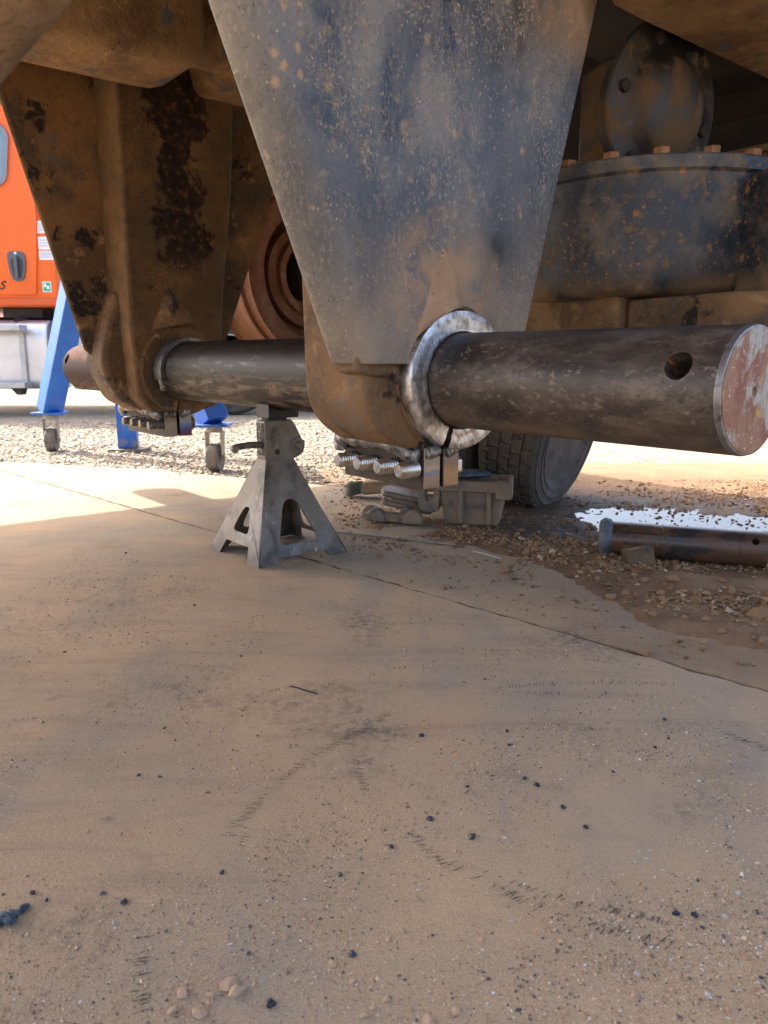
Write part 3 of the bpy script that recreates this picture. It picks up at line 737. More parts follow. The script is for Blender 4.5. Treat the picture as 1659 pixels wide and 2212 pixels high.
def weld_bead(name, path, r, parent, step=.0085):
    P = [Vector(p) for p in path]; pts = []; rr = []
    for a, b in zip(P, P[1:]):
        n = max(2, int((b - a).length / (step / 4)))
        for i in range(n): pts.append(a.lerp(b, i / n))
    for i in range(len(pts)):
        ph = (i % 4) / 4
        w = mnoise.noise(pts[i] * 30)
        rr.append(r * (.66 + .42 * math.sqrt(max(0, 1 - ph)) + .25 * w))
        pts[i] = pts[i] + Vector((0, mnoise.noise(pts[i] * 45) * r * .25, mnoise.noise(pts[i] * 52) * r * .3))
    rr[0] *= .6; rr[-1] *= .6
    return MB().tube(pts, rr, 12).build(name, M['weld'], parent, smooth=30)

def stud(x, z, y_tip, y_root, r, parent, mat, endmat):
    m = MB(); L = y_root - y_tip; pitch = .0068; prof = [(0, 0), (r * .74, 0), (r * .80, .0008), (r * .86, .004)]
    h = .005
    while h + pitch < L:
        prof += [(r * .85, h), (r, h + pitch * .40), (r, h + pitch * .58), (r * .85, h + pitch * .98)]; h += pitch
    prof += [(r * .88, L)]
    m.lathe(prof, (x, y_tip, z), (0, 1, 0), 28)
    o = m.build('stud', mat, parent, smooth=22)
    MB().lathe([(0, -.0006), (r * .72, -.0006), (r * .74, .0004)], (x, y_tip, z), (0, 1, 0), 24).build('stud_face', endmat, parent, smooth=30)
    return o
def hexhead(x, y, z, r, h, parent, mat, axis=(0, 1, 0), name='bolt_head'):
    return MB().lathe([(0, 0), (r, 0), (r, h * .85), (r * .86, h), (0, h)], (x, y, z), axis, 6).build(name, mat, parent, bevel=.001, smooth=0)

def clamp(xf, xb, slit_y, parent, studs_x, mats, mat_stud, ear_w=.047):
    """the two ears under a boss, bolts along y"""
    gap = .009
    zt, zb = .398, .297
    ya0, ya1 = slit_y - gap / 2 - ear_w, slit_y - gap / 2
    yb0, yb1 = slit_y + gap / 2, slit_y + gap / 2 + ear_w
    for (a, b), mt in zip(((ya0, ya1), (yb0, yb1)), mats):
        e = MB().box(xb, xf - .003, a, b, zb, zt).build('clamp_ear', M['ear'], parent, bevel=.0015)
        MB().box(xf - .0035, xf, a + .0012, b - .0012, zb + .001, zt - .012).build('cut_face', mt, parent, bevel=.0008)
    for sx in studs_x:
        stud(sx, .340, ya0 - .052, ya0 + .004, .0175, parent, mat_stud, M['stud_end'] if mat_stud is M['zinc'] else M['stud_dark'])
        hexhead(sx, yb1 - .001, .340, .026, .015, parent, mat_stud)
    # welds: along the left face, and lumps at the front of each ear
    weld_bead('weld_bead', [(xb + .01, ya0 - .014, .362), (xb + .014, ya0 - .024, .385), (xb + .05, ya0 - .030, .394), (xb + .13, ya0 - .028, .394), (xf - .09, ya0 - .020, .388), (xf - .05, ya0 - .012, .376), (xf - .012, ya0 + .002, .368)], .0165, parent)
    weld_bead('weld_bead', [(xf - .002, ya0 + .006, .376), (xf + .002, ya0 + .022, .379), (xf - .002, ya1 - .006, .374)], .0125, parent)
    weld_bead('weld_bead', [(xf - .002, yb0 + .006, .372), (xf + .002, yb0 + .022, .380), (xf - .004, yb1 - .004, .386)], .0125, parent)

# ---- near bracket
XN = -1.205
rows = []
for i in range(25):
    t = i / 24; z = 1.66 - t * (1.66 - .575)
    rows.append((z, -.285 - .405 * (z - .57), .211 + .279 * (z - .64)))
rows.append((.563, -.281, .195))
nb = section_plate('hanger_bracket', rows, XN, .026, M['plate'], truck, left_round=.085)
tag(nb, 'dull blue-black bracket plate with dust specks and clay at its foot')
body = bend([(-.275, 1.15), (-.243, .85), (-.236, .55), (-.232, .485), (-.205, .435), (-.15, .395), (-.07, .378), (.03, .376), (.12, .40), (.17, .46), (.19, .55), (.20, .85), (.22, 1.15)], .03)
MB().prism(body, 'x', -1.452, -1.232).build('bracket_body', M['brown2'], nb, bevel=.012, seg=3)
# step below the plate foot
st = bend([(-.262, .60), (-.262, .548), (-.205, .537), (-.165, .535), (-.158, .500), (-.12, .47), (.12, .47), (.19, .54), (.19, .60)], .012)
MB().prism(st, 'x', -1.30, -1.222).build('foot_step', M['brown2'], nb, bevel=.006)
ga = slit_angle(-.040, .125)
c_ring([(.1012, -.22), (.152, -.22), (.152, -.006), (.146, 0.0), (.1012, 0.0)], -1.222, ga, .125).build('boss', M['brown2'], nb, smooth=35)
c_ring([(.1012, -.018), (.1495, -.018), (.1495, .004), (.1455, .011), (.128, .0145), (.120, .0125), (.112, .0145), (.104, .0135), (.1012, .010)], -1.205, ga, .13).build('ground_ring', M['ring'], nb, smooth=35)
# triangular gusset rib above the ring
def gusset(name, mat, parent, x, apex, bl, br, h, sgn=1):
    m = MB(); nr, nc = 22, 16
    for j in range(nr + 1):
        t = j / nr
        L = Vector(apex).lerp(Vector(bl), t); Rr = Vector(apex).lerp(Vector(br), t)
        for i in range(nc + 1):
            s_ = i / nc; p = L.lerp(Rr, s_)
            e = 1 - abs(2 * s_ - 1)
            bulge = (math.sin(e * math.pi / 2) ** 2) * smooth(0, .5, t)
            dc = Vector((p.x, p.y - AX))
            if dc.length < .1525: p = Vector((0, AX)) + dc.normalized() * .1525
            m.v.append((x + sgn * h * bulge + .0008 * mnoise.noise(Vector((p.x * 60, p.y * 60, 0))), p.x, p.y + .012 * (1 - abs(2 * s_ - 1) ** 2) * (t < .999) * (1 - t)))
    m.f = [(j * (nc + 1) + i, j * (nc + 1) + i + 1, (j + 1) * (nc + 1) + i + 1, (j + 1) * (nc + 1) + i) for j in range(nr) for i in range(nc)]
    return m.build(name, mat, parent, smooth=60)
gusset('gusset_rib', M['gusset'], nb, XN - .003, (-.052, .800), (-.145, .606), (.060, .655), .036)
clamp(-1.212, -1.50, -.040, nb, (-1.458, -1.384, -1.309, -1.236), (M['tint_a'], M['tint_b']), M['zinc'])

# ---- far bracket (mirror image: plate outside, column and boss inside)
rows = []
for i in range(20):
    t = i / 19; z = 1.70 - t * (1.70 - .60)
    rows.append((z, -.262 - .262 * (z - .577), .29 + .40 * (z - .665)))
rows.append((.575, -.24, .22))
fb = section_plate('hanger_bracket', rows, -2.80, .03, M['brown'], truck, left_round=.012, nflat=20)
tag(fb, 'brown clay-caked bracket plate with dark flaked patches')
colp = bend([(-.178, 1.56), (-.178, .62), (-.172, .56), (-.168, .44), (-.12, .39), (.02, .372), (.13, .40), (.165, .46), (.165, .72), (.222, 1.15), (.25, 1.56)], .02)
MB().prism(colp, 'x', -2.802, -2.60).build('bracket_column', M['column'], fb, bevel=.016, seg=3)
lowp = bend([(-.19, .80), (-.25, .585), (-.245, .52), (-.20, .425), (-.12, .385), (.0, .37), (.12, .39), (.18, .46), (.20, .80)], .03)
MB().prism(lowp, 'x', -2.86, -2.69).build('bracket_body', M['brown'], fb, bevel=.02, seg=3)
gf = slit_angle(-.026, .125)
c_ring([(.1012, -.26), (.156, -.26), (.156, -.008), (.148, 0.0), (.108, 0.0), (.1012, -.004)], -2.592, gf, .09).build('boss', M['brown'], fb, smooth=35)
gusset('gusset_rib', M['brown2'], fb, -2.602, (-.04, .815), (-.12, .665), (.075, .70), .03)
clamp(-2.60, -2.95, -.026, fb, (-2.86, -2.78, -2.70, -2.62), (M['tint_c'], M['tint_d']), M['stud_dark'])
# half collar welded against the boss
MB().lathe([(.1015, 0), (.113, 0), (.113, .066), (.1015, .066)], (-2.59, 0, AX), (1, 0, 0), 40, R(-25), R(105), True, ref=(0, 0, 1)).build('half_collar', M['shim'], fb, smooth=35)
weld_bead('weld_bead', [(-2.525, -.112, .50), (-2.522, -.110, .48), (-2.53, -.108, .462)], .010, fb)

# ---- frame over the brackets
MB().box(-2.86, -2.52, -2.4, 1.6, 1.52, 1.74).build('frame_rail', M['underside'], truck, bevel=.012)
MB().box(-1.50, -1.20, -2.4, .40, 1.60, 1.74).build('frame_rail', M['underside'], truck, bevel=.012)
# underside flange of the outer rail, right of the near bracket
fl = MB().prism([(.36, 1.322), (.46, 1.318), (1.9, 1.318), (1.9, 1.62), (.30, 1.62)], 'x', -1.13, -.86).build('outer_sill', M['underside'], truck, bevel=.01)
MB().box(-1.6, -1.14, .50, 1.62, 1.46, 1.74).build('cross_member', M['frame_dark'], truck, bevel=.01)
for yb in (-1.6, -.6, .62, 1.3):
    MB().box(-2.52, -1.50, yb, yb + .14, 1.55, 1.74).build('cross_member', M['frame_dark'], truck, bevel=.01)
# the tipping body that shades the slab
tb = MB().box(-4.30, -.30, -2.9, 1.50, 1.76, 2.05).build('tipping_body', M['underside'], truck, bevel=.02)
for k in range(7):
    yy = -2.6 + k * .66
    MB().box(-4.2, -.38, yy, yy + .10, 1.742, 1.762).build('floor_rib', M['frame_dark'], tb)

# ---- suspension arm with a rounded end, upper left
am = MB()
Pa = [(-2.33, -1.9, 1.60), (-2.33, -.14, 1.52)]
prof = bend([(-.16, -.14), (.15, -.14), (.17, .10), (.17, .22), (-.16, .22)], .05, 6)
def ring_at(y, k, zc): return [(-2.33 + p[0] * k, y, zc + p[1] * k) for p in prof]
secs = [(-1.9, .95, 1.52), (-1.0, 1.0, 1.52), (-.5, 1.0, 1.52), (-.20, 1.0, 1.52), (-.13, .985, 1.52), (-.09, .93, 1.525), (-.065, .82, 1.53), (-.055, .62, 1.535)]
for y, k, zc in secs: am.v += ring_at(y, k, zc)
kk = len(prof)
for j in range(len(secs) - 1):
    for i in range(kk): am.f.append((j * kk + i, j * kk + (i + 1) % kk, (j + 1) * kk + (i + 1) % kk, (j + 1) * kk + i))
am.f += [tuple(range(kk)), tuple((len(secs) - 1) * kk + i for i in reversed(range(kk)))]
arm = am.build('suspension_arm', M['underside'], truck, smooth=50)
MB().lathe([(.0, .16), (.07, .155), (.10, .135), (.115, .10), (.115, 0), (.125, -.01), (.125, -.05)], (-2.36, -.03, 1.56), (0, 1, 0), 36).build('arm_joint', M['underside'], arm, smooth=45)
MB().prism(bend([(.10, 1.44), (.34, 1.44), (.42, 1.60), (.05, 1.60)], .03), 'x', -2.62, -2.36).build('arm_bracket', M['underside'], truck, bevel=.02, seg=3)

# ---- blurred strut close to the lens, upper left
ne = MB()
TI = Matrix.Rotation(-ROTZ, 4, 'Z') @ Matrix.Translation(-Vector((OX, OY, 0)))
path = [TI @ Vector(p) for p in ((-.40, .50, .645), (-.33, .50, .715), (-.268, .50, .780), (-.223, .50, .823), (-.12, .50, .92), (-.02, .52, 1.05), (.06, .56, 1.30), (.08, .60, 1.77))]
ne.tube(path, [.035, .048, .050, .050, .050, .050, .05, .05], 24)
ne.build('body_prop_strut', M['underside'], truck, smooth=60)

# ---- axle centre: bowl housing with bolted rim, cover disc on top
hc = Vector((-1.252 + .0, .685, 0))
hc = (Matrix.Rotation(-ROTZ, 3, 'Z') @ (Vector((.705, 2.17, 0)) - Vector((OX, OY, 0))))
hx, hy = hc.x, hc.y
BR = .335
bowl = [(0, .715), (BR - .10, .716), (BR - .038, .724), (BR - .016, .742), (BR - .008, .765), (BR - .003, .80), (BR, .88), (BR + .001, .925), (BR, .955), (BR + .001, .972), (BR + .003, .985), (BR + .012, .992), (BR + .014, 1.018), (BR + .010, 1.022), (0, 1.022)]
axh = MB().lathe(bowl, (hx, hy, 0), (0, 0, 1), 96).build('axle_housing', M['axle'], truck, smooth=38)
tag(axh, 'oily blue-black axle housing with rust spots and a bolted rim')
for k in range(18):
    a = 2 * math.pi * (k + .35) / 18
    hexhead(hx + (BR - .017) * math.cos(a), hy + (BR - .017) * math.sin(a), 1.021, .020, .019, axh, M['rust_bolt'], (0, 0, 1))
# casting seam run on the bowl front
cs = []
for k in range(14):
    a = math.atan2(-.627, -.779) + R(58) - R(4) * k * .9   # towards the camera, right part
    cs.append((hx + .301 * math.cos(a), hy + .301 * math.sin(a), .945 - .001 * k))
# tan belly and side lug under the bowl
MB().prism(bend([(hx - .50, hy - .16), (hx + .10, hy - .26), (hx + .12, hy + .26), (hx - .44, hy + .22)], .02), 'z', .60, .738).build('axle_belly', M['underside'], axh, bevel=.008)
MB().prism(bend([(hx + .105, hy - .235), (hx + .40, hy - .30), (hx + .62, hy - .20), (hx + .62, hy + .25), (hx + .105, hy + .25)], .03), 'z', .632, .712).build('axle_lug', M['brown2'], axh, bevel=.01)
MB().prism(bend([(hx + .30, hy - .10), (hx + .52, hy - .20), (hx + .70, hy - .2), (hx + .70, hy + .15), (hx + .30, hy + .15)], .03), 'z', .70, .985).build('axle_tube_end', M['axle'], axh, bevel=.03, seg=4)
ny_ = hy - .30
MB().lathe([(0, .05), (.04, .048), (.045, .04), (.045, 0), (.06, 0), (.06, -.06)], (hx + .54, hy - .21, .80), (.25, -1, 0), 30).build('hub_plug', M['underside'], axh, smooth=35)
# pedestal and cover disc
MB().prism(bend([(hx - .21, hy - .05), (hx - .05, hy - .10), (hx + .10, hy + .03), (hx - .02, hy + .18), (hx - .2, hy + .12)], .03), 'z', 1.02, 1.34).build('gear_pedestal', M['grimy'], axh, bevel=.015)
dcx = Matrix.Rotation(-ROTZ, 3, 'Z') @ (Vector((.70, 2.10, 0)) - Vector((OX, OY, 0)))
dax = Vector((1, -.10, -.08))
disc = MB().lathe([(0, -.07), (.155, -.07), (.16, -.045), (.175, -.043), (.178, -.02), (.180, -.018), (.180, -.012), (.200, -.010), (.204, 0), (.200, .007), (.140, .009), (.130, .016), (.118, .034), (.092, .050), (.04, .058), (0, .06)], (dcx.x, dcx.y, 1.186), dax, 72).build('cover_disc', M['grimy'], axh, smooth=35)
e1 = Vector((0, 0, 1)); e1 = (e1 - dax.normalized() * e1.dot(dax.normalized())).normalized(); e2 = dax.normalized().cross(e1)
for k in range(6):
    a = R(20) + 2 * math.pi * k / 6
    p = Vector((dcx.x, dcx.y, 1.186)) + (e1 * math.cos(a) + e2 * math.sin(a)) * .16 + dax.normalized() * .006
    hexhead(p.x, p.y, p.z, .017, .013, axh, M['frame_dark'], dax, 'cover_bolt')
# dark members and tan tubes behind, at the right
MB().box(-2.4, -.4, 1.20, 1.30, 1.165, 1.275).build('cross_beam', M['frame_dark'], truck, bevel=.006)
MB().box(-1.30, -.5, 1.14, 1.19, 1.150, 1.172).build('beam_ledge', M['underside'], truck, bevel=.003)
MB().cyl((-1.36, 1.17, 1.088), (-.4, 1.17, 1.088), .046, n=28).build('brake_rod_tube', M['underside'], truck, smooth=40)
MB().prism(bend([(1.05, 1.00), (1.13, 1.00), (1.10, 1.20), (1.07, 1.20)], .012), 'x', -1.40, -1.37).build('tube_bracket', M['underside'], truck, bevel=.004)
MB().prism(bend([(-1.37, 1.035), (-1.19, 1.035), (-1.17, 1.075), (-1.37, 1.08)], .01), 'y', 1.06, 1.14).build('tube_clip', M['underside'], truck, bevel=.004)
MB().box(-2.6, -.4, 1.55, 1.62, .98, 1.74).build('bulkhead', M['frame_dark'], truck, bevel=.006)

# ---- rusty bare wheel rim at the far side
rc = (.81, .925)
rim_prof = [(.40, -.25), (.385, -.245), (.372, -.225), (.362, -.17), (.364, -.12), (.375, -.085), (.372, -.075), (.358, -.07), (.352, -.03), (.358, .0), (.374, .012), (.376, .020), (.366, .024), (.330, .020), (.318, .010), (.316, .002), (.308, -.004), (.290, -.006), (.284, -.014), (.270, -.06), (.266, -.13), (.24, -.14), (.0, -.14)]
rim = MB().lathe(rim_prof, (-2.90, rc[0], rc[1]), (1, 0, 0), 96).build('bare_wheel_rim', M['rust'], truck, smooth=40)
MB().lathe([(.205, .0), (.225, 0), (.225, .05), (.19, .055), (.185, .0)], (-3.03, rc[0], rc[1]), (1, 0, 0), 64, closed_prof=True).build('brake_drum_lip', M['rust'], rim, smooth=35)
MB().lathe([(0, .10), (.085, .10), (.10, .085), (.11, 0)], (-3.03, rc[0], rc[1]), (1, 0, 0), 40).build('hub', M['frame_dark'], rim, smooth=35)
# brake shoe arc with its rounded eye
sh = MB().lathe([(.150, 0), (.178, 0), (.178, .028), (.150, .028)], (-2.985, rc[0], rc[1]), (1, 0, 0), 30, R(25), R(150), True, ref=(0, 0, 1))
sh.lathe([(.012, .0), (.036, 0), (.036, .03), (.012, .03)], (-2.985, rc[0] - .070, rc[1] + .155), (1, 0, 0), 28, closed_prof=True)
sh.build('brake_shoe', M['rust'], rim, smooth=35)
# pale strap seen past the near bracket
MB().prism([(.150, 1.62), (.215, 1.62), (.262, .995), (.248, .995)], 'x', -2.21, -2.19).build('strap', M['stone'], truck, bevel=.002)

# ---- tyres under the axle
def tyre(pos, rz, parent, rad=.31, wid=.25):
    w = empty('road_wheel', (0, 0, 0)); w.parent = parent
    # built along local x (axle), tread at rad
    hw = wid / 2
    prof = [(rad * .60, -hw * .82), (rad * .70, -hw * .98), (rad * .82, -hw * 1.02), (rad * .92, -hw * .97), (rad * .965, -hw * .90), (rad * .972, -hw * .80), (rad * .975, 0), (rad * .972, hw * .80), (rad * .965, hw * .90), (rad * .92, hw * .97), (rad * .915, hw * 1.0), (rad * .895, hw * 1.0), (rad * .89, hw * .985), (rad * .82, hw * 1.02), (rad * .815, hw * 1.05), (rad * .79, hw * 1.05), (rad * .785, hw * 1.01), (rad * .72, hw * .99), (rad * .715, hw * 1.02), (rad * .69, hw * 1.01), (rad * .68, hw * .96), (rad * .60, hw * .82)]
    t = MB().lathe(prof, (0, 0, rad), (1, 0, 0), 80).build('tyre', M['sidewall'], w, smooth=35)
    # tread blocks, interlocking rows: real pieces joined in one mesh
    tbm = MB(); nb_ = 34; rowsn = 5
    for k in range(nb_):
        for r_ in range(rowsn):
            xa = -hw * .93 + r_ * (hw * 1.86 / rowsn); xb_ = xa + hw * 1.86 / rowsn - .006
            da = 2 * math.pi / nb_; a = da * (k + .5 * (r_ % 2))
            outl = [(xa, a + da * .06), (xb_, a + da * .16), (xb_, a + da * .80), (xa, a + da * .90)]
            if r_ % 2: outl = [(xa, a + da * .16), (xb_, a + da * .06), (xb_, a + da * .90), (xa, a + da * .80)]
            vs_ = []
            for rr in (rad * .96, rad * 1.0):
                for x_, an in outl:
                    dr = -.012 if (abs(x_) > hw * .9) else 0
                    vs_.append((x_, (rr + dr) * math.sin(an), rad + (rr + dr) * math.cos(an)))
            tbm.add(vs_, [(0, 1, 2, 3), (4, 7, 6, 5), (0, 4, 5, 1), (1, 5, 6, 2), (2, 6, 7, 3), (3, 7, 4, 0)])
    tag(tbm.build('tread_blocks', M['rubber'], t, smooth=0), kind='stuff')
    MB().lathe([(rad * .60, hw * .78), (rad * .57, hw * .80), (rad * .55, hw * .72), (rad * .50, hw * .5), (rad * .30, hw * .35), (0, hw * .35)], (0, 0, rad), (1, 0, 0), 48).build('rim', M['rust'], w, smooth=35)
    loc = Matrix.Rotation(-ROTZ, 4, 'Z') @ Matrix.Translation(-Vector((OX, OY, 0))) @ Matrix.Translation(pos) @ Matrix.Rotation(rz, 4, 'Z') @ Matrix.Rotation(R(13), 4, 'Y')
    w.matrix_local = loc
    return w
hd = Vector((.574, .819, 0)).normalized(); axd = Vector((hd.y, -hd.x, 0)); rz_t = math.atan2(axd.y, axd.x)
tyre(Vector((.673, 3.043, -.004)) - axd * .12, rz_t, truck)
tyre(Vector((.673, 3.043, -.004)) - axd * .42, rz_t, truck)

# ================================================================== THE SHAFT
shaft = empty('steel_shaft', (OX, OY, 0), ROTZ)
tag(shaft, 'long dark mill-scale steel shaft running through both clamped brackets', 'shaft')
X0, X1, RS = -3.65, -.572, .1
def shaft_part(name, xa, xb, mat, caps=(0, 0), n=96):
    prof = []
    prof += ([(0, 0), (RS - .006, 0), (RS, .006)] if caps[0] else [(RS, 0)])
    L = xb - xa
    prof += ([(RS, L - .006), (RS - .006, L), (0, L)] if caps[1] else [(RS, L)])
    return MB().lathe(prof, (xa, 0, AX), (1, 0, 0), n).build(name, mat, shaft, smooth=25)
sh_near = shaft_part('shaft_end', -1.22, X1, M['shaft'], (0, 0))
# cross hole, drilled towards the camera side
def cutter(x, z, r, y0=-.2, y1=.2, tilt=0):
    m = MB().cyl((x, y0, z - y0 * tilt), (x, y1, z - y1 * tilt), r, n=36); return m.build('hole_cutter', M['bore'], None)
sh_near.data = sh_near.data
cut = cutter(-.640, AX, .0225, tilt=.42); cut.matrix_world = Matrix.Translation((OX, OY, 0)) @ Matrix.Rotation(ROTZ, 4, 'Z')
bpy.context.view_layer.update()
subtract(sh_near, [cut])
def rust_bore(o):
    o.data.materials.append(M['bore'])
    for p in o.data.polygons:
        c = p.center
        if math.hypot(c.y, c.z - AX) < .0985 and abs(p.normal.x) < .999 and len(p.vertices) == 4 and abs(p.normal.dot(Vector((0, c.y, c.z - AX)).normalized())) < .6: p.material_index = 1
rust_bore(sh_near)
sh_mid = shaft_part('shaft_middle', -2.62, -1.225, M['shaft_mid'])
sh_far = shaft_part('shaft_stub', X0, -2.625, M['stub'], (1, 0))
cut = cutter(-3.60, AX, .022, tilt=.42); cut.matrix_world = Matrix.Translation((OX, OY, 0)) @ Matrix.Rotation(ROTZ, 4, 'Z')
bpy.context.view_layer.update()
subtract(sh_far, [cut])
rust_bore(sh_far)
# sawn, rusted end face with bright chamfer
MB().lathe([(.093, 0), (.0985, -.001), (.1002, -.007), (.1002, -.010), (.093, -.010)], (X1 + .006, 0, AX), (1, 0, 0), 96, closed_prof=True).build('bright_chamfer', M['shim'], shaft, smooth=25)
MB().lathe([(0, 0), (.006, .0006), (.0075, .0066), (.0945, .0066), (.0945, 0)], (X1, 0, AX), (1, 0, 0), 96).build('end_face', M['shaft_end'], shaft, smooth=20)

# ================================================================== JACK STAND
jc = tw(-1.972, -.008, 0)
jack = empty('jack_stand', jc, ROTZ)
tag(jack, 'worn grey steel jack stand propping the shaft from below', 'jack stand')
HB, ZT = .150, .286
tx0, tx1, ty0, ty1 = .055 - .05, .055, -.062, .030      # top of the pyramid (x along shaft)
def lerp(a, b, t): return a + (b - a) * t
def jack_face(p_bl, p_br, p_tr, p_tl, outward, hole, feet):
    bl, br, tr, tl = map(Vector, (p_bl, p_br, p_tr, p_tl)); ow = Vector(outward)
    def fn(a, b, c):
        return bl.lerp(br, a).lerp(tl.lerp(tr, a), b) - ow * c
    nt = .15 if abs(ow.y) > .5 else .055
    outer = [(0, 0), (feet, 0), (feet + .03, nt), (1 - feet - .03, nt), (1 - feet, 0), (1, 0), (1, .5), (1, 1), (0, 1), (0, .5)]
    m = MB().plate(outer, [hole], fn, .006)
    return m
def hole(c0, c1, w0, w1):
    return bend([(.5 - w0, c0), (.5 + w0, c0), (.5 + w1, c1), (.5 - w1, c1)], .11, 6)
bl_, br_ = (HB, -HB, 0), (HB, HB, 0)
cA, cB, cC, cD = (HB, -HB, 0), (HB, HB, 0), (-HB, HB, 0), (-HB, -HB, 0)
tA, tB, tC, tD = (tx1, ty0, ZT), (tx1, ty1, ZT), (tx0, ty1, ZT), (tx0, ty0, ZT)
legs = MB()
for a, b, c, d, ow, hl, ft in ((cA, cB, tB, tA, (1, 0, .25), hole(.17, .60, .27, .13), .20), (cB, cC, tC, tB, (0, 1, .25), hole(.2, .6, .22, .16), .2),
                           (cC, cD, tD, tC, (-1, 0, .25), hole(.2, .6, .22, .16), .2), (cD, cA, tA, tD, (0, -1, .25), hole(.26, .52, .22, .10), .22)):
    q = jack_face(a, b, c, d, Vector(ow).normalized(), hl, ft); legs.add(q.v, q.f)
legs.build('base', M['jack'], jack, bevel=.002, smooth=30)
hd_o = [(ty0, ZT - .004), (ty1, ZT - .004)]
head = [(-.062, ZT - .004), (.030, ZT - .004), (.052, ZT + .002), (.070, ZT + .016), (.072, ZT + .036), (.044, ZT + .092), (.030, ZT + .112), (-.062, ZT + .112)]
hd_m = MB().prism(bend(head, .008), 'x', tx0, tx1).build('head', M['jack'], jack, bevel=.003)
MB().box(tx0 + .006, tx1 - .006, -.0635, -.0610, ZT + .012, ZT + .104).build('embossed_panel', M['jack_dark'], hd_m, bevel=.0008)
MB().lathe([(0, .006), (.022, .006), (.024, .0), (.024, -.002)], (tx1 + .001, .046, ZT + .036), (1, 0, 0), 30).build('pivot_washer', M['jack'], hd_m, smooth=30)
hexhead(tx1 + .006, .046, ZT + .036, .013, .014, hd_m, M['jack'], (1, 0, 0), 'pivot_bolt')
MB().lathe([(0, .003), (.006, .003), (.008, 0), (.008, -.002)], (tx1 + .001, -.022, ZT + .020), (1, 0, 0), 20).build('rivet', M['black'], hd_m, smooth=30)
for k, chh in enumerate('12TON'):
    zz = ZT + .094 - (.0 if k < 2 else (k - 1) * .0225)
    dx = (-.0065 if k == 0 else .0065) if k < 2 else 0
    mtx = Matrix.Translation(((tx0 + tx1) / 2 + dx, -.0638, zz)) @ Matrix.Rotation(R(90), 4, 'X')
    text_mesh(chh, .024, .0014, M['shim'], 'embossed_letter', hd_m, mtx)
MB().prism(bend([(-.046, ZT + .11), (.016, ZT + .11), (.018, .432), (-.048, .432)], .004), 'x', tx0 + .006, tx1 - .006).build('ratchet_bar', M['black'], jack, bevel=.002)
# saddle cradle under the shaft
sad = [(-.060, .392), (.055, .392)] + [(.055 - .115 * i / 10, AX - math.sqrt(max(0, .1012 ** 2 - (.055 - .008 - .115 * i / 10) ** 2))) for i in range(11)]
MB().prism([(y, z) for y, z in [(-.05, .404), (.05, .404)] + [(.05 - .1 * i / 10, AX - math.sqrt(.1008 ** 2 - (.05 - .1 * i / 10 - .008) ** 2)) for i in range(11)]], 'x', -.01, .06).build('saddle', M['black'], jack, bevel=.002)
MB().tube([(.03, -.05, ZT + .042), (.05, -.11, ZT + .046), (.10, -.175, ZT + .050), (.135, -.205, ZT + .050), (.155, -.210, ZT + .050)], .0095, 14).build('ratchet_handle', M['jack'], jack, smooth=50)

# ================================================================== BLUE GANTRY
gan = empty('gantry_frame', (-1.5, 4.5, -.012))
tag(gan, 'blue painted steel gantry frame with splayed legs on swivel casters', 'gantry')
def gl(p): return Vector(p) - Vector((-1.5, 4.5, -.012))
apex = Vector((-1.50, 4.42, 1.68))
def square_tube(p0, p1, w, ref):
    p0 = Vector(p0); p1 = Vector(p1); t = (p1 - p0).normalized(); r = Vector(ref)
    e1 = (r - t * r.dot(t)).normalized(); e2 = t.cross(e1)
    m = MB(); vs_ = [p + e1 * a * w / 2 + e2 * b * w / 2 for p in (p0, p1) for a, b in ((-1, -1), (1, -1), (1, 1), (-1, 1))]
    return m.add(vs_, [(3, 2, 1, 0), (4, 5, 6, 7), (0, 1, 5, 4), (1, 2, 6, 5), (2, 3, 7, 6), (3, 0, 4, 7)])
def caster(base, foot_z, parent, yaw, wr=.072):
    b = gl(base)
    pl = MB().box(b.x - .085, b.x + .085, b.y - .085, b.y + .085, foot_z, foot_z + .012).build('caster_plate', M['blue'], parent, bevel=.002)
    pl.rotation_euler = (0, 0, 0)
    fk = MB()
    fk.lathe([(0, 0), (.038, 0), (.045, -.03), (.0, -.03)], (b.x, b.y, foot_z), (0, 0, 1), 24)
    c, s = math.cos(yaw), math.sin(yaw)
    def rp(x, y, z): return (b.x + c * x - s * y, b.y + s * x + c * y, z)
    for sx in (-1, 1):
        m2 = MB().prism(bend([(-.030, foot_z - .026), (.034, foot_z - .026), (.020, wr + .0), (.004, wr - .022), (-.012, wr - .022), (-.022, wr + .02)], .01), 'x', sx * .041 - .003, sx * .041 + .003)
        fk.add([rp(*v) for v in m2.v], m2.f)
        m3 = MB().lathe([(0, .008), (.012, .008), (.012, 0)], (sx * .044, -.002, wr), (sx, 0, 0), 8)
        fk.add([rp(*v) for v in m3.v], m3.f)
    m2 = MB().box(-.044, .044, -.03, .03, foot_z - .032, foot_z - .026); fk.add([rp(*v) for v in m2.v], m2.f)
    f = fk.build('caster_fork', M['caster'], pl, bevel=.001, smooth=35)
    w = MB().lathe([(0, -.026), (.05, -.026), (.058, -.030), (.068, -.030), (wr, -.024), (wr, .024), (.068, .030), (.058, .030), (.05, .026), (0, .026)], (0, -.002, wr), (1, 0, 0), 36)
    w2 = MB().add([rp(*v) for v in w.v], w.f); w2.build('caster_wheel', M['caster_wheel'], pl, smooth=30)
for base, yaw, refv in (((-2.095, 4.84, 0), R(8), (.75, .66, 0)), ((-.88, 3.99, 0), R(-8), (.75, .66, 0))):
    b = Vector(base); tdir = (apex - b).normalized()
    fz = .235
    p0 = b + Vector((0, 0, fz + .006)); p1 = apex
    lg = square_tube(gl(p0), gl(p1), .125, refv); lg.build('leg', M['blue'], gan, bevel=.006)
    caster(base, fz - .012 + .012, gan, yaw)
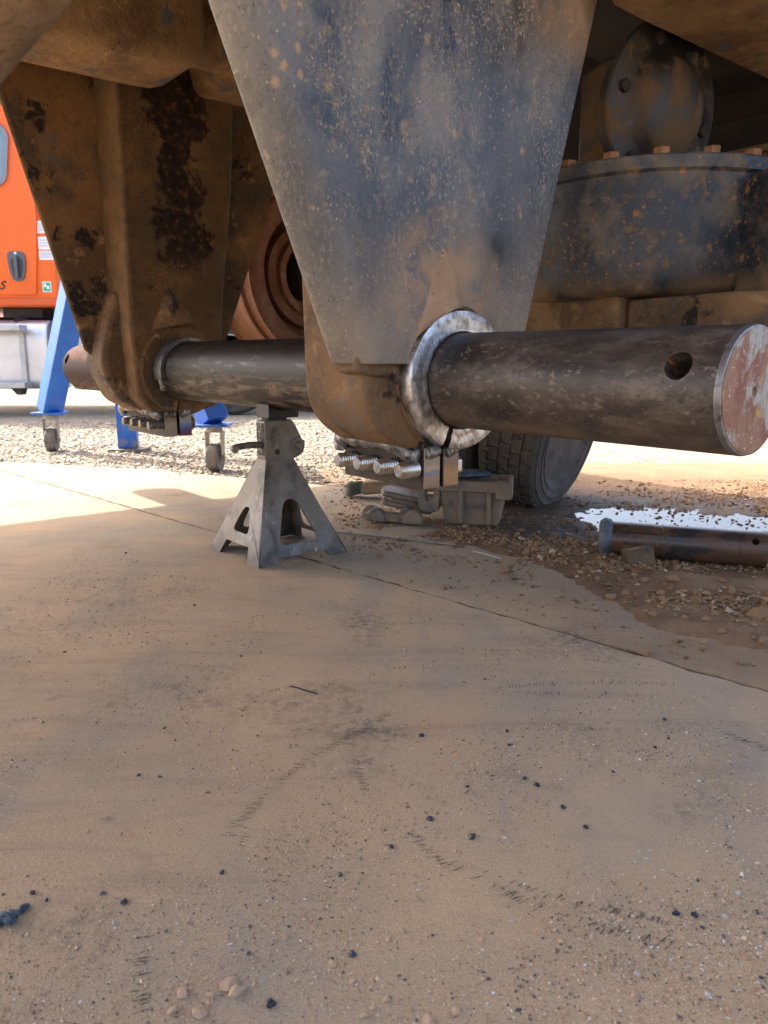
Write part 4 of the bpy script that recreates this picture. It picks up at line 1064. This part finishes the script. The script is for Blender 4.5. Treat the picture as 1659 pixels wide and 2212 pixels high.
pp = Vector((-1.62, 4.86, -.012))
square_tube(gl(pp + Vector((0, 0, .02))), gl(pp + Vector((0.0, 0, 1.66))), .118, (1, .2, 0)).build('post', M['blue'], gan, bevel=.006)
MB().prism(bend([(-.11, -.10), (.12, -.10), (.12, .09), (-.11, .09)], .03), 'z', 0, .02).build('foot_pad', M['cast2'], gan, bevel=.004).location = gl(pp)
square_tube(gl((-1.64, 4.95, 1.66)), gl((-1.50, 4.34, 1.66)), .118, (0, 0, 1)).build('top_beam', M['blue'], gan, bevel=.006)

# ================================================================== ORANGE TRUCK
ot = empty('orange_truck', (-4.2, 8.2, -.012))
tag(ot, 'glossy orange work truck with grey door handle and tread-plate fuel tank', 'truck')
TY = 7.8
def OP(x, y, z): return (x + 4.2, y - 8.2, z + .012)
def obox(x0, x1, y0, y1, z0, z1): return MB().box(x0 + 4.2, x1 + 4.2, y0 - 8.2, y1 - 8.2, z0 + .012, z1 + .012)
# cab shell: side profile extruded across
cabp = [(-5.6, 1.05), (-3.215, 1.05), (-3.195, 1.16), (-3.17, 2.0), (-3.20, 2.85), (-3.30, 2.98), (-4.7, 3.02), (-5.1, 2.1), (-5.9, 1.95), (-5.9, 1.05)]
cab = MB().prism(bend([(x + 4.2, z + .012) for x, z in cabp], .05), 'y', TY - 8.2, TY + 2.1 - 8.2).build('cab', M['orange'], ot, bevel=.02, seg=3)
dr = MB().prism(bend([(x + 4.2, z + .012) for x, z in [(-4.9, 1.16), (-3.398, 1.16), (-3.335, 1.85), (-3.33, 2.80), (-4.6, 2.85), (-4.9, 2.1)]], .04), 'y', TY - 8.2 - .022, TY - 8.2 + .01).build('door', M['orange'], ot, bevel=.006)
obox(-5.6, -3.20, TY - .018, TY + .02, 1.055, 1.135).build('sill', M['orange_sill'], ot, bevel=.015)
wpts = [(-4.55, 2.18), (-3.66, 2.145), (-3.575, 2.215), (-3.52, 2.62), (-3.60, 2.72), (-4.45, 2.74)]
fr_ = MB().plate(bend([(x + 4.2, z + .012) for x, z in wpts], .09, 8), [bend([(-4.22 + (x + 4.22 - .0) * .965 + .0 + 4.2 - .0, 2.44 + (z - 2.44) * .90 + .012) for x, z in wpts], .08, 8)], lambda a, b, c: (a, TY - 8.2 - .026 - c, b), .018).build('window_frame', M['rubber_seal'], dr, bevel=.004)
MB().plate(bend([(-4.22 + (x + 4.22) * .985 + 4.2, 2.44 + (z - 2.44) * .95 + .012) for x, z in wpts], .08, 8), [], lambda a, b, c: (a, TY - 8.2 - .0235 - c, b), .004).build('window_pane', M['glass'], dr)
# handle: bezel, dished recess, vertical grip
hbz = bend([(-3.645, 1.565), (-3.475, 1.565), (-3.468, 1.44), (-3.50, 1.292), (-3.60, 1.285), (-3.635, 1.40)], .05, 8)
MB().plate([(x + 4.2, z + .012) for x, z in hbz], [], lambda a, b, c: (a, TY - 8.2 - .022 - c, b), .016).build('door_handle', M['plastic'], dr, bevel=.006)
rcs = bend([(-3.615, 1.50), (-3.495, 1.50), (-3.495, 1.42), (-3.525, 1.318), (-3.585, 1.318), (-3.61, 1.40)], .04, 8)
MB().plate([(x + 4.2, z + .012) for x, z in rcs], [], lambda a, b, c: (a, TY - 8.2 - .0385 - c, b), .003).build('handle_recess', M['plastic_dark'], dr, bevel=.001)
MB().box(-3.570 + 4.2, -3.538 + 4.2, TY - 8.2 - .068, TY - 8.2 - .046, 1.312 + .012, 1.525 + .012).build('handle_grip', M['plastic'], dr, bevel=.006)
MB().lathe([(0, .004), (.012, .004), (.014, 0)], (-3.56 + 4.2, TY - 8.2 - .039, 1.548 + .012), (0, -1, 0), 16).build('lock_cylinder', M['white'], dr)
text_mesh('s', .17, .001, M['ink'], 'door_letter', dr, Matrix.Translation((-3.725 + 4.2, TY - 8.2 - .0245, 1.265 + .012)) @ Matrix.Rotation(R(90), 4, 'X'), .35)
def sticker(name, x0, x1, z0, z1, mat, par, d=.003, rot=0):
    return MB().box(x0 + 4.2, x1 + 4.2, TY - 8.2 - d - .0012, TY - 8.2 - d + .0008, z0 + .012, z1 + .012).build(name, mat, par, bevel=.0004)
for z0, z1 in ((1.735, 1.85), (1.585, 1.705), (1.49, 1.575)):
    s_ = sticker('placard', -3.345, -3.20, z0, z1, M['white'], cab)
    for k in range(3):
        zz = z0 + (z1 - z0) * (.25 + .22 * k)
        sticker('printed_line', -3.33, -3.225 + .01 * (k % 2), zz, zz + .010, M['print'], s_, d=.0052)
gs = sticker('green_sticker_border', -3.338, -3.252, 1.188, 1.288, M['white'], cab)
gq = sticker('green_sticker_field', -3.329, -3.261, 1.198, 1.278, M['green'], gs, d=.0052)
sticker('sticker_mark', -3.322, -3.300, 1.235, 1.270, M['white'], gs, d=.0072)
sticker('sticker_mark', -3.296, -3.270, 1.215, 1.250, M['white'], gs, d=.0072)
# fuel tank of tread plate, steps and hangers
tank = MB().prism(bend([(TY - .02 - 8.2, .25 + .012), (TY + .58 - 8.2, .25 + .012), (TY + .58 - 8.2, .90 + .012), (TY + .05 - 8.2, .93 + .012), (TY - .02 - 8.2, .80 + .012)], .09, 6), 'x', -5.3 + 4.2, -3.335 + 4.2).build('fuel_tank', M['alu'], ot, bevel=.012, smooth=50)
tp = MB()
for i in range(46):
    for j in range(15):
        x = -4.15 + i * .018 + 4.2 + (.0 if j % 2 == 0 else .009); z = .28 + j * .022 + .012
        if x > -3.35 + 4.2: continue
        a = R(45) if (i + j) % 2 else R(-45); c, s = math.cos(a) * .010, math.sin(a) * .010
        y = TY - .021 - 8.2
        tp.add([(x - c, y, z - s), (x + s * .25, y - .003, z - c * .25), (x + c, y, z + s), (x - s * .25, y - .003, z + c * .25)], [(0, 1, 2, 3)])
tag(tp.build('tread_pattern', M['alu'], tank, smooth=0), kind='stuff')
MB().lathe([(0, .04), (.06, .04), (.066, .03), (.066, 0)], OP(-3.62, TY + .10, .90), (.2, -.75, .65), 24).build('tank_cap', M['steel_black'], tank, smooth=35)
for zz in (.815, .265):
    obox(-5.2, -3.51, TY - .20, TY - .03, zz, zz + .055).build('step', M['alu_dull'], ot, bevel=.006)
obox(-3.60, -3.545, TY - .055, TY - .022, .28, .84).build('tank_strap', M['alu_dull'], ot, bevel=.006)
obox(-4.30, -4.245, TY - .055, TY - .022, .28, .84).build('tank_strap', M['alu_dull'], ot, bevel=.006)
MB().prism([(-3.62 + 4.2, .20 + .012), (-3.57 + 4.2, .20 + .012), (-3.55 + 4.2, .27 + .012), (-3.68 + 4.2, .27 + .012)], 'y', TY - .15 - 8.2, TY - .05 - 8.2).build('step_bracket', M['steel_black'], ot, bevel=.004)
# chassis, air tank, hoses, rear axle
obox(-5.6, .6, TY + .60, TY + .72, .72, .98).build('chassis_rail', M['steel_black'], ot, bevel=.006)
obox(-5.6, .6, TY + 1.40, TY + 1.52, .72, .98).build('chassis_rail', M['steel_black'], ot, bevel=.006)
obox(-3.85, -3.45, TY + .2, TY + .9, .95, 1.05).build('cab_mount', M['steel_black'], ot, bevel=.01)
MB().cyl(OP(-3.62, TY + .35, .90), OP(-3.60, TY + .35, 1.10), .055).build('cab_damper', M['steel_black'], ot, smooth=35)
MB().tube([OP(-3.30, TY + .25, 1.05), OP(-3.28, TY + .2, .90), OP(-3.22, TY + .2, .72), OP(-3.0, TY + .3, .6)], .05, 14).build('intake_hose', M['steel_black'], ot, smooth=50)
MB().lathe([(0, -.34), (.10, -.33), (.155, -.29), (.165, -.24), (.165, .24), (.155, .29), (.10, .33), (0, .34)], OP(-2.87, TY + .20, .40), (1, 0, 0), 36).build('air_tank', M['alu_dull'], ot, smooth=40)
MB().lathe([(0, -.30), (.09, -.29), (.14, -.25), (.14, .25), (.09, .29), (0, .30)], OP(-3.06, TY + .30, .70), (0, 0, 1), 30).build('air_cleaner', M['alu_dull'], ot, smooth=40)
obox(-2.75, -.6, TY + .15, TY + .55, .20, .62).build('side_locker', M['alu_dull'], ot, bevel=.02)
for xx in (-1.55, -5.9):
    w_ = empty('road_wheel'); w_.parent = ot; w_.location = OP(xx, TY + .16, .0)
    MB().lathe([(.30, -.12), (.38, -.14), (.46, -.13), (.49, -.10), (.495, 0), (.49, .10), (.46, .13), (.38, .14), (.30, .12)], (0, 0, .483), (0, 1, 0), 56).build('tyre', M['rubber'], w_, smooth=35)
    MB().lathe([(.31, -.12), (.30, -.13), (.28, -.10), (.20, -.05), (.0, -.05)], (0, 0, .483), (0, 1, 0), 40).build('rim', M['alu_dull'], w_, smooth=35)
obox(-2.9, .9, TY + .02, TY + 2.1, 1.05, 1.16).build('deck', M['steel_black'], ot, bevel=.01)

# ================================================================== SMALL THINGS ON THE SLAB
# housing casting with a U-shaped ear
bx = empty('box_casting', (.32, 2.68, 0), R(-14))
tag(bx, 'clay-dusted open iron box casting with a U-shaped lug on the slab', 'casting')
def taper_box(x0, x1, y0, y1, z0, z1, k, open_top=True, wall=.012):
    m = MB()
    o = [[(x0 * k, y0 * k, z0), (x1 * k, y0 * k, z0), (x1 * k, y1 * k, z0), (x0 * k, y1 * k, z0)], [(x0, y0, z1), (x1, y0, z1), (x1, y1, z1), (x0, y1, z1)]]
    i = [[(x0 + wall, y0 + wall, z1), (x1 - wall, y0 + wall, z1), (x1 - wall, y1 - wall, z1), (x0 + wall, y1 - wall, z1)], [(x0 * k + wall, y0 * k + wall, z0 + wall), (x1 * k - wall, y0 * k + wall, z0 + wall), (x1 * k - wall, y1 * k - wall, z0 + wall), (x0 * k + wall, y1 * k - wall, z0 + wall)]]
    L = o + i; m.v = [p for l in L for p in l]
    for a in range(3):
        for q in range(4): m.f.append((a * 4 + q, a * 4 + (q + 1) % 4, a * 4 + 4 + (q + 1) % 4, a * 4 + 4 + q))
    m.f += [(3, 2, 1, 0), (12, 13, 14, 15)]
    return m
taper_box(-.115, .115, -.085, .085, .0, .150, .80).build('shell', M['cast'], bx, bevel=.006, seg=3)
m = MB()
for x0_, x1_, y0_, y1_ in ((-.125, .128, -.097, -.083), (-.125, .128, .083, .097), (-.128, -.113, -.083, .083), (.113, .130, -.083, .083)):
    m.box(x0_, x1_, y0_, y1_, .122, .158)
m.build('rim_flange', M['cast'], bx, bevel=.003)
for x in (-.035, .062):
    MB().prism([(-.088, .008), (-.076, .008), (-.082, .125), (-.097, .125)], 'x', x - .008, x + .008).build('rib', M['cast'], bx, bevel=.003)
MB().prism(bend([(.085, .10), (.14, .10), (.14, .158), (.085, .158)], .01), 'y', -.10, -.05).build('corner_lug', M['cast'], bx, bevel=.003)
MB().plate(bend([(-.185, .06), (-.155, .042), (-.115, .046), (-.105, .165), (-.128, .172), (-.132, .085), (-.158, .080), (-.166, .172), (-.190, .165)], .01), [], lambda a, b, c: (a, -.085 + c, b), .03).build('u_lug', M['cast2'], bx, bevel=.004)
# cap lying on top of the box
cp = MB().blob((0, 0, 0), (.085, .05, .017), 24, 10); cpo = cp.build('cap_plate', M['slag'], None, smooth=60)
cpo.location = (.300, 2.72, .166); tag(cpo, 'dark blue-grey rounded cap lying across the box casting', 'cap')
# two bearing saddles
def saddle(name, loc, rz, label, mat, flip=False):
    s_ = empty(name, loc, rz); tag(s_, label, 'casting', )
    MB().prism(bend([(-.10, .006), (.10, .002), (.10, .026), (.03, .030), (-.05, .034), (-.10, .030)], .008), 'y', -.03, .03).build('web', mat, s_, bevel=.003)
    for x, y_ in ((-.088, .022), (-.052, -.022), (.050, .024), (.088, -.024)):
        arc = [(x + c_ * .036, .003 + .050 * math.sqrt(max(0, 1 - c_ * c_))) for c_ in [1 - 2 * i / 16 for i in range(17)]]
        MB().prism(arc, 'y', y_ - .013, y_ + .013).build('arch', mat, s_, bevel=.003)
    return s_
saddle('bearing_saddle', (.030, 2.675, 0), R(-20), 'grey iron bearing saddle with four rounded arches on the slab', M['cast2'])
lidm = MB()
prof = bend([(-.10, .0), (.075, .0), (.10, .03), (.07, .055), (-.085, .062), (-.11, .04)], .02, 5)
lid = empty('waisted_casting', (.088, 2.745, .050), R(-12)); tag(lid, 'flat waisted iron cap resting on the arched bearing saddle', 'casting')
lid.rotation_euler = (R(4), R(10), R(-12))
MB().prism(bend([(-.095, -.05), (.09, -.05), (.105, 0), (.09, .05), (-.095, .05), (-.108, 0)], .04, 6), 'z', .022, .044).build('top_flange', M['cast2'], lid, bevel=.008, seg=3)
MB().prism(bend([(-.09, -.045), (.085, -.045), (.10, 0), (.085, .045), (-.09, .045), (-.10, 0)], .04, 6), 'z', -.012, .008).build('bottom_flange', M['cast'], lid, bevel=.006, seg=3)
MB().prism(bend([(-.075, -.035), (.075, -.035), (.08, .035), (-.075, .035)], .03, 6), 'z', .006, .024).build('waist', M['cast2'], lid)
# broom head
br = empty('broom_head', (.035, 3.16, 0), R(-6)); tag(br, 'dusty wooden broom head with short grey-green bristles', 'broom')
MB().prism(bend([(-.125, .012), (.23, .035), (.235, .075), (.03, .078), (-.12, .066), (-.135, .04)], .02, 6), 'y', -.035, .035).build('block', M['wood'], br, bevel=.010, seg=3)
MB().lathe([(0, 0), (.020, 0), (.020, .05), (.017, .06), (0, .06)], (.085, 0, .070), (.25, .1, 1), 20).build('handle_socket', M['wood'], br, smooth=35)
bm_ = MB(); rb = random.Random(2)
for i in range(420):
    y = rb.uniform(-.033, .033); z = rb.uniform(.018, .06); x = -.118
    d = Vector((-.078 + rb.uniform(-.014, .010), rb.uniform(-.012, .012) + y * .3, (z - .045) * .45 - .012 + rb.uniform(-.006, .006)))
    s_ = .0011; p = Vector((x, y, z)); q = p + d
    if q.z < .002: q.z = .002
    bm_.add([p + Vector((0, -s_, 0)), p + Vector((0, s_, 0)), p + Vector((0, 0, s_ * 1.5)), q], [(0, 1, 3), (1, 2, 3), (2, 0, 3)])
bb = bm_.build('bristles', M['bristle'], br, smooth=0, clean=False); tag(bb, kind='stuff')
# old pin on the dirt
pA, pB = Vector((.642, 2.215, .055)), Vector((1.062, 2.065, .055))
pin = empty('old_pin', (pA.x, pA.y, 0)); tag(pin, 'rusty oily old pin with a cross hole lying on red dirt', 'pin')
pd = (pB - pA); Lp = pd.length
pm_ = MB().lathe([(0, 0), (.047, 0), (.050, .003), (.050, .15), (.0485, .151), (.0485, .17), (.050, .172), (.050, Lp - .075), (.0488, Lp - .074), (.0488, Lp - .071), (.050, Lp - .07), (.050, Lp - .004), (.046, Lp), (0, Lp)], (0, 0, .052), pd, 60)
pob = pm_.build('pin_body', M['pin'], pin, smooth=30)
pdn = pd.normalized(); ctr = Vector((0, 0, .052)) + pdn * (Lp - .035)
side = Vector((pdn.y, -pdn.x, 0)) * 1.0 + Vector((0, 0, .75)); side.normalize()
if side.y > 0: side = Vector((-side.x, -side.y, side.z))
ch = MB().cyl(ctr - side * .1, ctr + side * .1, .010, n=24).build('hole_cutter', M['bore']); ch.location = pin.location
bpy.context.view_layer.update(); subtract(pob, [ch])
MB().lathe([(.049, -.004), (.053, .0), (.060, .010), (.058, .022), (.052, .030), (.050, .034)], (0, 0, .052), pd, 40).build('slag_collar', M['pin_collar'], pin, smooth=40)
MB().tube([Vector((0, 0, .052)) + pdn * t + Vector((pdn.y, -pdn.x, 0)) * -.0 + side * .0495 for t in (.02, .06, .10, .14, .17)], [.002, .003, .0022, .003, .001], 6).build('torn_seam', M['black'], pin)
# wedge
wdg = MB().prism([(-.038, 0), (.038, 0), (.034, .052), (-.044, .046)], 'y', -.022, .022).build('steel_wedge', M['brown2'], None, bevel=.003)
wdg.location = (.715, 2.075, .006); wdg.rotation_euler = (R(-8), R(-4), R(8)); tag(wdg, 'small squared steel wedge block in front of the old pin', 'wedge')
# rods
def rod(name, a, b, r, label, cat, mat, z=.004, group=None):
    a = gp(*a); b = gp(*b); mid = (a + b) / 2; d = (b - a) / 2
    o = MB().tube([-d + Vector((0, 0, z)), -d * .3 + Vector((0, 0, z + .0008)), d * .4 + Vector((0, 0, z)), d + Vector((0, 0, z))], r, 8).build(name, mat, None, smooth=50)
    o.location = mid; return tag(o, label, cat, group)
rod('welding_rod', (728, 1151), (985, 1178), .0032, 'long thin grey welding rod beside the jack stand', 'rod', M['rod'], z=.002)
rod('welding_rod', (1022, 1193), (1080, 1209), .0028, 'short pale welding rod stub among red clay crumbs', 'rod', M['stone_white'], z=.004)
tw_ = MB().tube([gp(628, 1482, .0018), gp(645, 1486, .0022), gp(665, 1493, .0018), gp(686, 1498, .0018)], .0013, 8).build('black_wire', M['black'], None, smooth=50)
tag(tw_, 'short black wire lying on the open concrete', 'wire')
# slag
def rock_mesh(name, mat, seed, sub=2, amp=.35):
    bm = bmesh.new(); bmesh.ops.create_icosphere(bm, subdivisions=sub, radius=1)
    rr = random.Random(seed); off = Vector((rr.uniform(0, 50), rr.uniform(0, 50), rr.uniform(0, 50)))
    for v in bm.verts:
        v.co *= 1 + amp * mnoise.noise(v.co * 1.3 + off) + amp * .5 * mnoise.noise(v.co * 3.1 + off)
    # chip with planes
    for k in range(4):
        n = Vector((rr.uniform(-1, 1), rr.uniform(-1, 1), rr.uniform(-.2, 1))).normalized(); d = rr.uniform(.55, .8)
        for v in bm.verts:
            e = v.co.dot(n) - d
            if e > 0: v.co -= n * e
    me = bpy.data.meshes.new(name); bm.to_mesh(me); bm.free(); me.materials.append(mat); return me
def put(name, me, p, s, label, cat, group=None, zrel=.35):
    o = bpy.data.objects.new(name, me); col.objects.link(o)
    o.location = (p.x, p.y, p.z + s[2] * zrel); o.scale = s; o.rotation_euler = (0, 0, random.uniform(0, 6.28))
    return tag(o, label, cat, group)
slag_me = []
for i_ in range(2):
    mm = MB(); rr_ = random.Random(60 + i_)
    for k in range(7): mm.blob((rr_.uniform(-.6, .6), rr_.uniform(-.5, .5), rr_.uniform(-.1, .45)), (rr_.uniform(.3, .6), rr_.uniform(.3, .5), rr_.uniform(.3, .5)), 16, 10, .7, 2.6, k * 3.1)
    slag_me.append(mm.mesh('slag_chunk', M['slag'], 30))
put('slag_chunk', slag_me[0], gp(8, 1995), (.019, .014, .009), 'large blue-grey weld slag lump on the concrete', 'slag').rotation_euler = (0, 0, .3)
put('slag_chunk', slag_me[1], gp(50, 1966), (.008, .006, .005), 'small blue-grey slag piece next to the large slag lump', 'slag')
# stones
stone_me = [rock_mesh('stone', M['stone'], i) for i in range(6)]
white_me = [rock_mesh('pale_chip', M['stone_white'], 20 + i) for i in range(3)]
black_me = [rock_mesh('slag_bead', M['glassy'], 30 + i, 2, .3) for i in range(3)]
clod_me = [rock_mesh('clay_clod', M['clod'], 50 + i, 2, .5) for i in range(6)]
for x, y, s in ((497, 2128, .0095), (510, 2146, .0085), (455, 2150, .006), (394, 2147, .007), (432, 2190, .007), (374, 2185, .006), (615, 2026, .0052), (718, 2084, .005), (762, 2120, .004), (790, 2195, .006), (835, 2160, .0045), (806, 2178, .004),
                (838, 2030, .004), (228, 1768, .0055), (190, 1796, .004), (90, 1560, .0045), (330, 1728, .003), (1200, 2010, .004), (1040, 2030, .0045), (868, 2010, .004), (898, 1942, .0045), (1320, 1640, .004), (1495, 1560, .004), (1370, 2150, .005), (985, 2185, .005), (925, 2205, .006), (1455, 2140, .004), (1130, 1720, .004), (1250, 1755, .004), (1015, 1870, .004)):
    s *= random.uniform(.85, 1.1)
    put('stone', random.choice(stone_me), gp(x, y), (s, s * random.uniform(.6, .9), s * random.uniform(.45, .65)), 'small pale tan stone chip lying on the near concrete', 'stone', 'tan stone chips on the near slab')
for x, y, s in ((1380, 1840, .0042), (1395, 1855, .004), (1372, 1862, .0035), (1405, 1838, .0035), (1595, 1930, .0045), (1565, 1980, .004), (245, 1995, .004), (1190, 1770, .003), (1105, 1990, .003), (1680, 2100, .004), (1375, 2105, .0045), (1450, 2075, .0035), (1530, 2150, .005)):
    s *= random.uniform(.55, .9); put('pale_chip', random.choice(white_me), gp(x, y), (s, s * .75, s * .55), 'tiny whitish mineral chip lying on the near concrete', 'chip', 'whitish chips on the near slab')
for x, y, s in ((910, 1590, .005), (1095, 1580, .004), (1160, 1697, .0055), (1217, 1745, .0045), (1133, 1682, .004), (1100, 1610, .003), (930, 1770, .0055), (1020, 1810, .006), (735, 1890, .004), (845, 1830, .004), (585, 2170, .006), (762, 2063, .005), (1460, 1975, .005), (1500, 1978, .005), (1325, 1668, .003), (1010, 1700, .003),
                (268, 1950, .005), (70, 1930, .004), (100, 1945, .003), (420, 1308, .004), (272, 1195, .005), (1435, 1555, .004), (1415, 1615, .0035), (1445, 1596, .003), (480, 1885, .004), (1265, 1788, .0045), (520, 1418, .003), (300, 1675, .0035), (345, 1678, .003)):
    put('slag_bead', random.choice(black_me), gp(x, y), (s, s * .8, s * .65), 'glossy black weld slag bead lying on the near concrete', 'slag', 'black slag beads on the near slab')
rc_ = random.Random(9)
cl_spots = [(1400, 1412, .014), (1175, 1195, .017), (1160, 1180, .012), (1235, 1190, .014), (1250, 1204, .013), (1130, 1262, .01), (1320, 1290, .018), (1350, 1285, .014), (1640, 1335, .026), (1600, 1320, .02), (1480, 1335, .013), (1525, 1340, .014), (1560, 1365, .012), (1460, 1385, .013), (1545, 1330, .013), (1430, 1300, .017), (1390, 1262, .016), (1455, 1265, .02), (1500, 1300, .015), (1340, 1240, .012), (1280, 1235, .013), (1245, 1230, .012), (1210, 1220, .010), (1100, 1185, .01), (1060, 1170, .012), (905, 1210, .010), (800, 1182, .012), (765, 1165, .013), (820, 1200, .012), (870, 1175, .008), (1580, 1290, .016), (1620, 1275, .014), (1560, 1262, .012), (1650, 1390, .014), (1600, 1430, .012), (1520, 1400, .010), (1290, 1255, .014), (1410, 1330, .012)]
for x, y, s in cl_spots:
    p = gp(x, y); p.z = max(0, dirt_h(p.x, p.y))
    s *= rc_.uniform(.7, 1.0)
    put('clay_clod', rc_.choice(clod_me), p, (s, s * rc_.uniform(.6, .95), s * rc_.uniform(.5, .75)), 'dry crumbly red-tan clay clod on the dirt beside the slab joint', 'clod', 'clay clods by the old pin', zrel=.25)

# ================================================================== TREES far behind
def tree(loc, h, rad, seed, label):
    rr = random.Random(seed); t = empty('broadleaf_tree', loc); tag(t, label, 'tree', 'trees beyond the yard')
    m = MB(); m.tube([(0, 0, 0), (.1, 0, h * .25), (0, .1, h * .5), (.1, 0, h * .8)], [h * .035, h * .028, h * .02, h * .006], 10)
    for k in range(7):
        a = rr.uniform(0, 6.28); z = h * rr.uniform(.3, .65); L = rad * rr.uniform(.5, .9)
        m.tube([(0, 0, z), (math.cos(a) * L * .5, math.sin(a) * L * .5, z + L * .35), (math.cos(a) * L, math.sin(a) * L, z + L * .5)], [h * .013, h * .008, h * .003], 6)
    m.build('trunk', M['bark'], t)
    n = 9000; cl = [(rr.uniform(-1, 1) * rad * .75, rr.uniform(-1, 1) * rad * .75, h * rr.uniform(.28, .95), rad * rr.uniform(.22, .42)) for _ in range(34)]
    r2 = np.random.RandomState(seed); V = np.zeros((n, 4, 3)); 
    ci = r2.randint(0, len(cl), n); C_ = np.array(cl)[ci]
    d = r2.normal(size=(n, 3)); d /= np.linalg.norm(d, axis=1)[:, None]
    c = C_[:, :3] + d * (C_[:, 3] * r2.uniform(.4, 1.0, n) ** .5)[:, None]
    a = r2.normal(size=(n, 3)); a /= np.linalg.norm(a, axis=1)[:, None]; b = np.cross(a, r2.normal(size=(n, 3))); b /= np.linalg.norm(b, axis=1)[:, None]
    s = r2.uniform(.06, .14, n)[:, None]
    V[:, 0] = c - a * s; V[:, 1] = c + b * s * .5; V[:, 2] = c + a * s; V[:, 3] = c - b * s * .5
    me = bpy.data.meshes.new('crown'); me.from_pydata(V.reshape(-1, 3).tolist(), [], np.arange(n * 4).reshape(n, 4).tolist()); me.materials.append(M['leaf']); me.update()
    o = bpy.data.objects.new('crown', me); col.objects.link(o); o.parent = t
for i, (x, y, h, r_) in enumerate(((-3.2, 26, 7.5, 3.0), (-7.5, 28, 7, 3.2), (-12, 24, 7, 3.0), (-16, 22, 6.5, 2.8), (1.0, 30, 7, 3.0))):
    tree((x, y, -.014), h, r_, 100 + i, 'leafy green tree standing far beyond the yard')
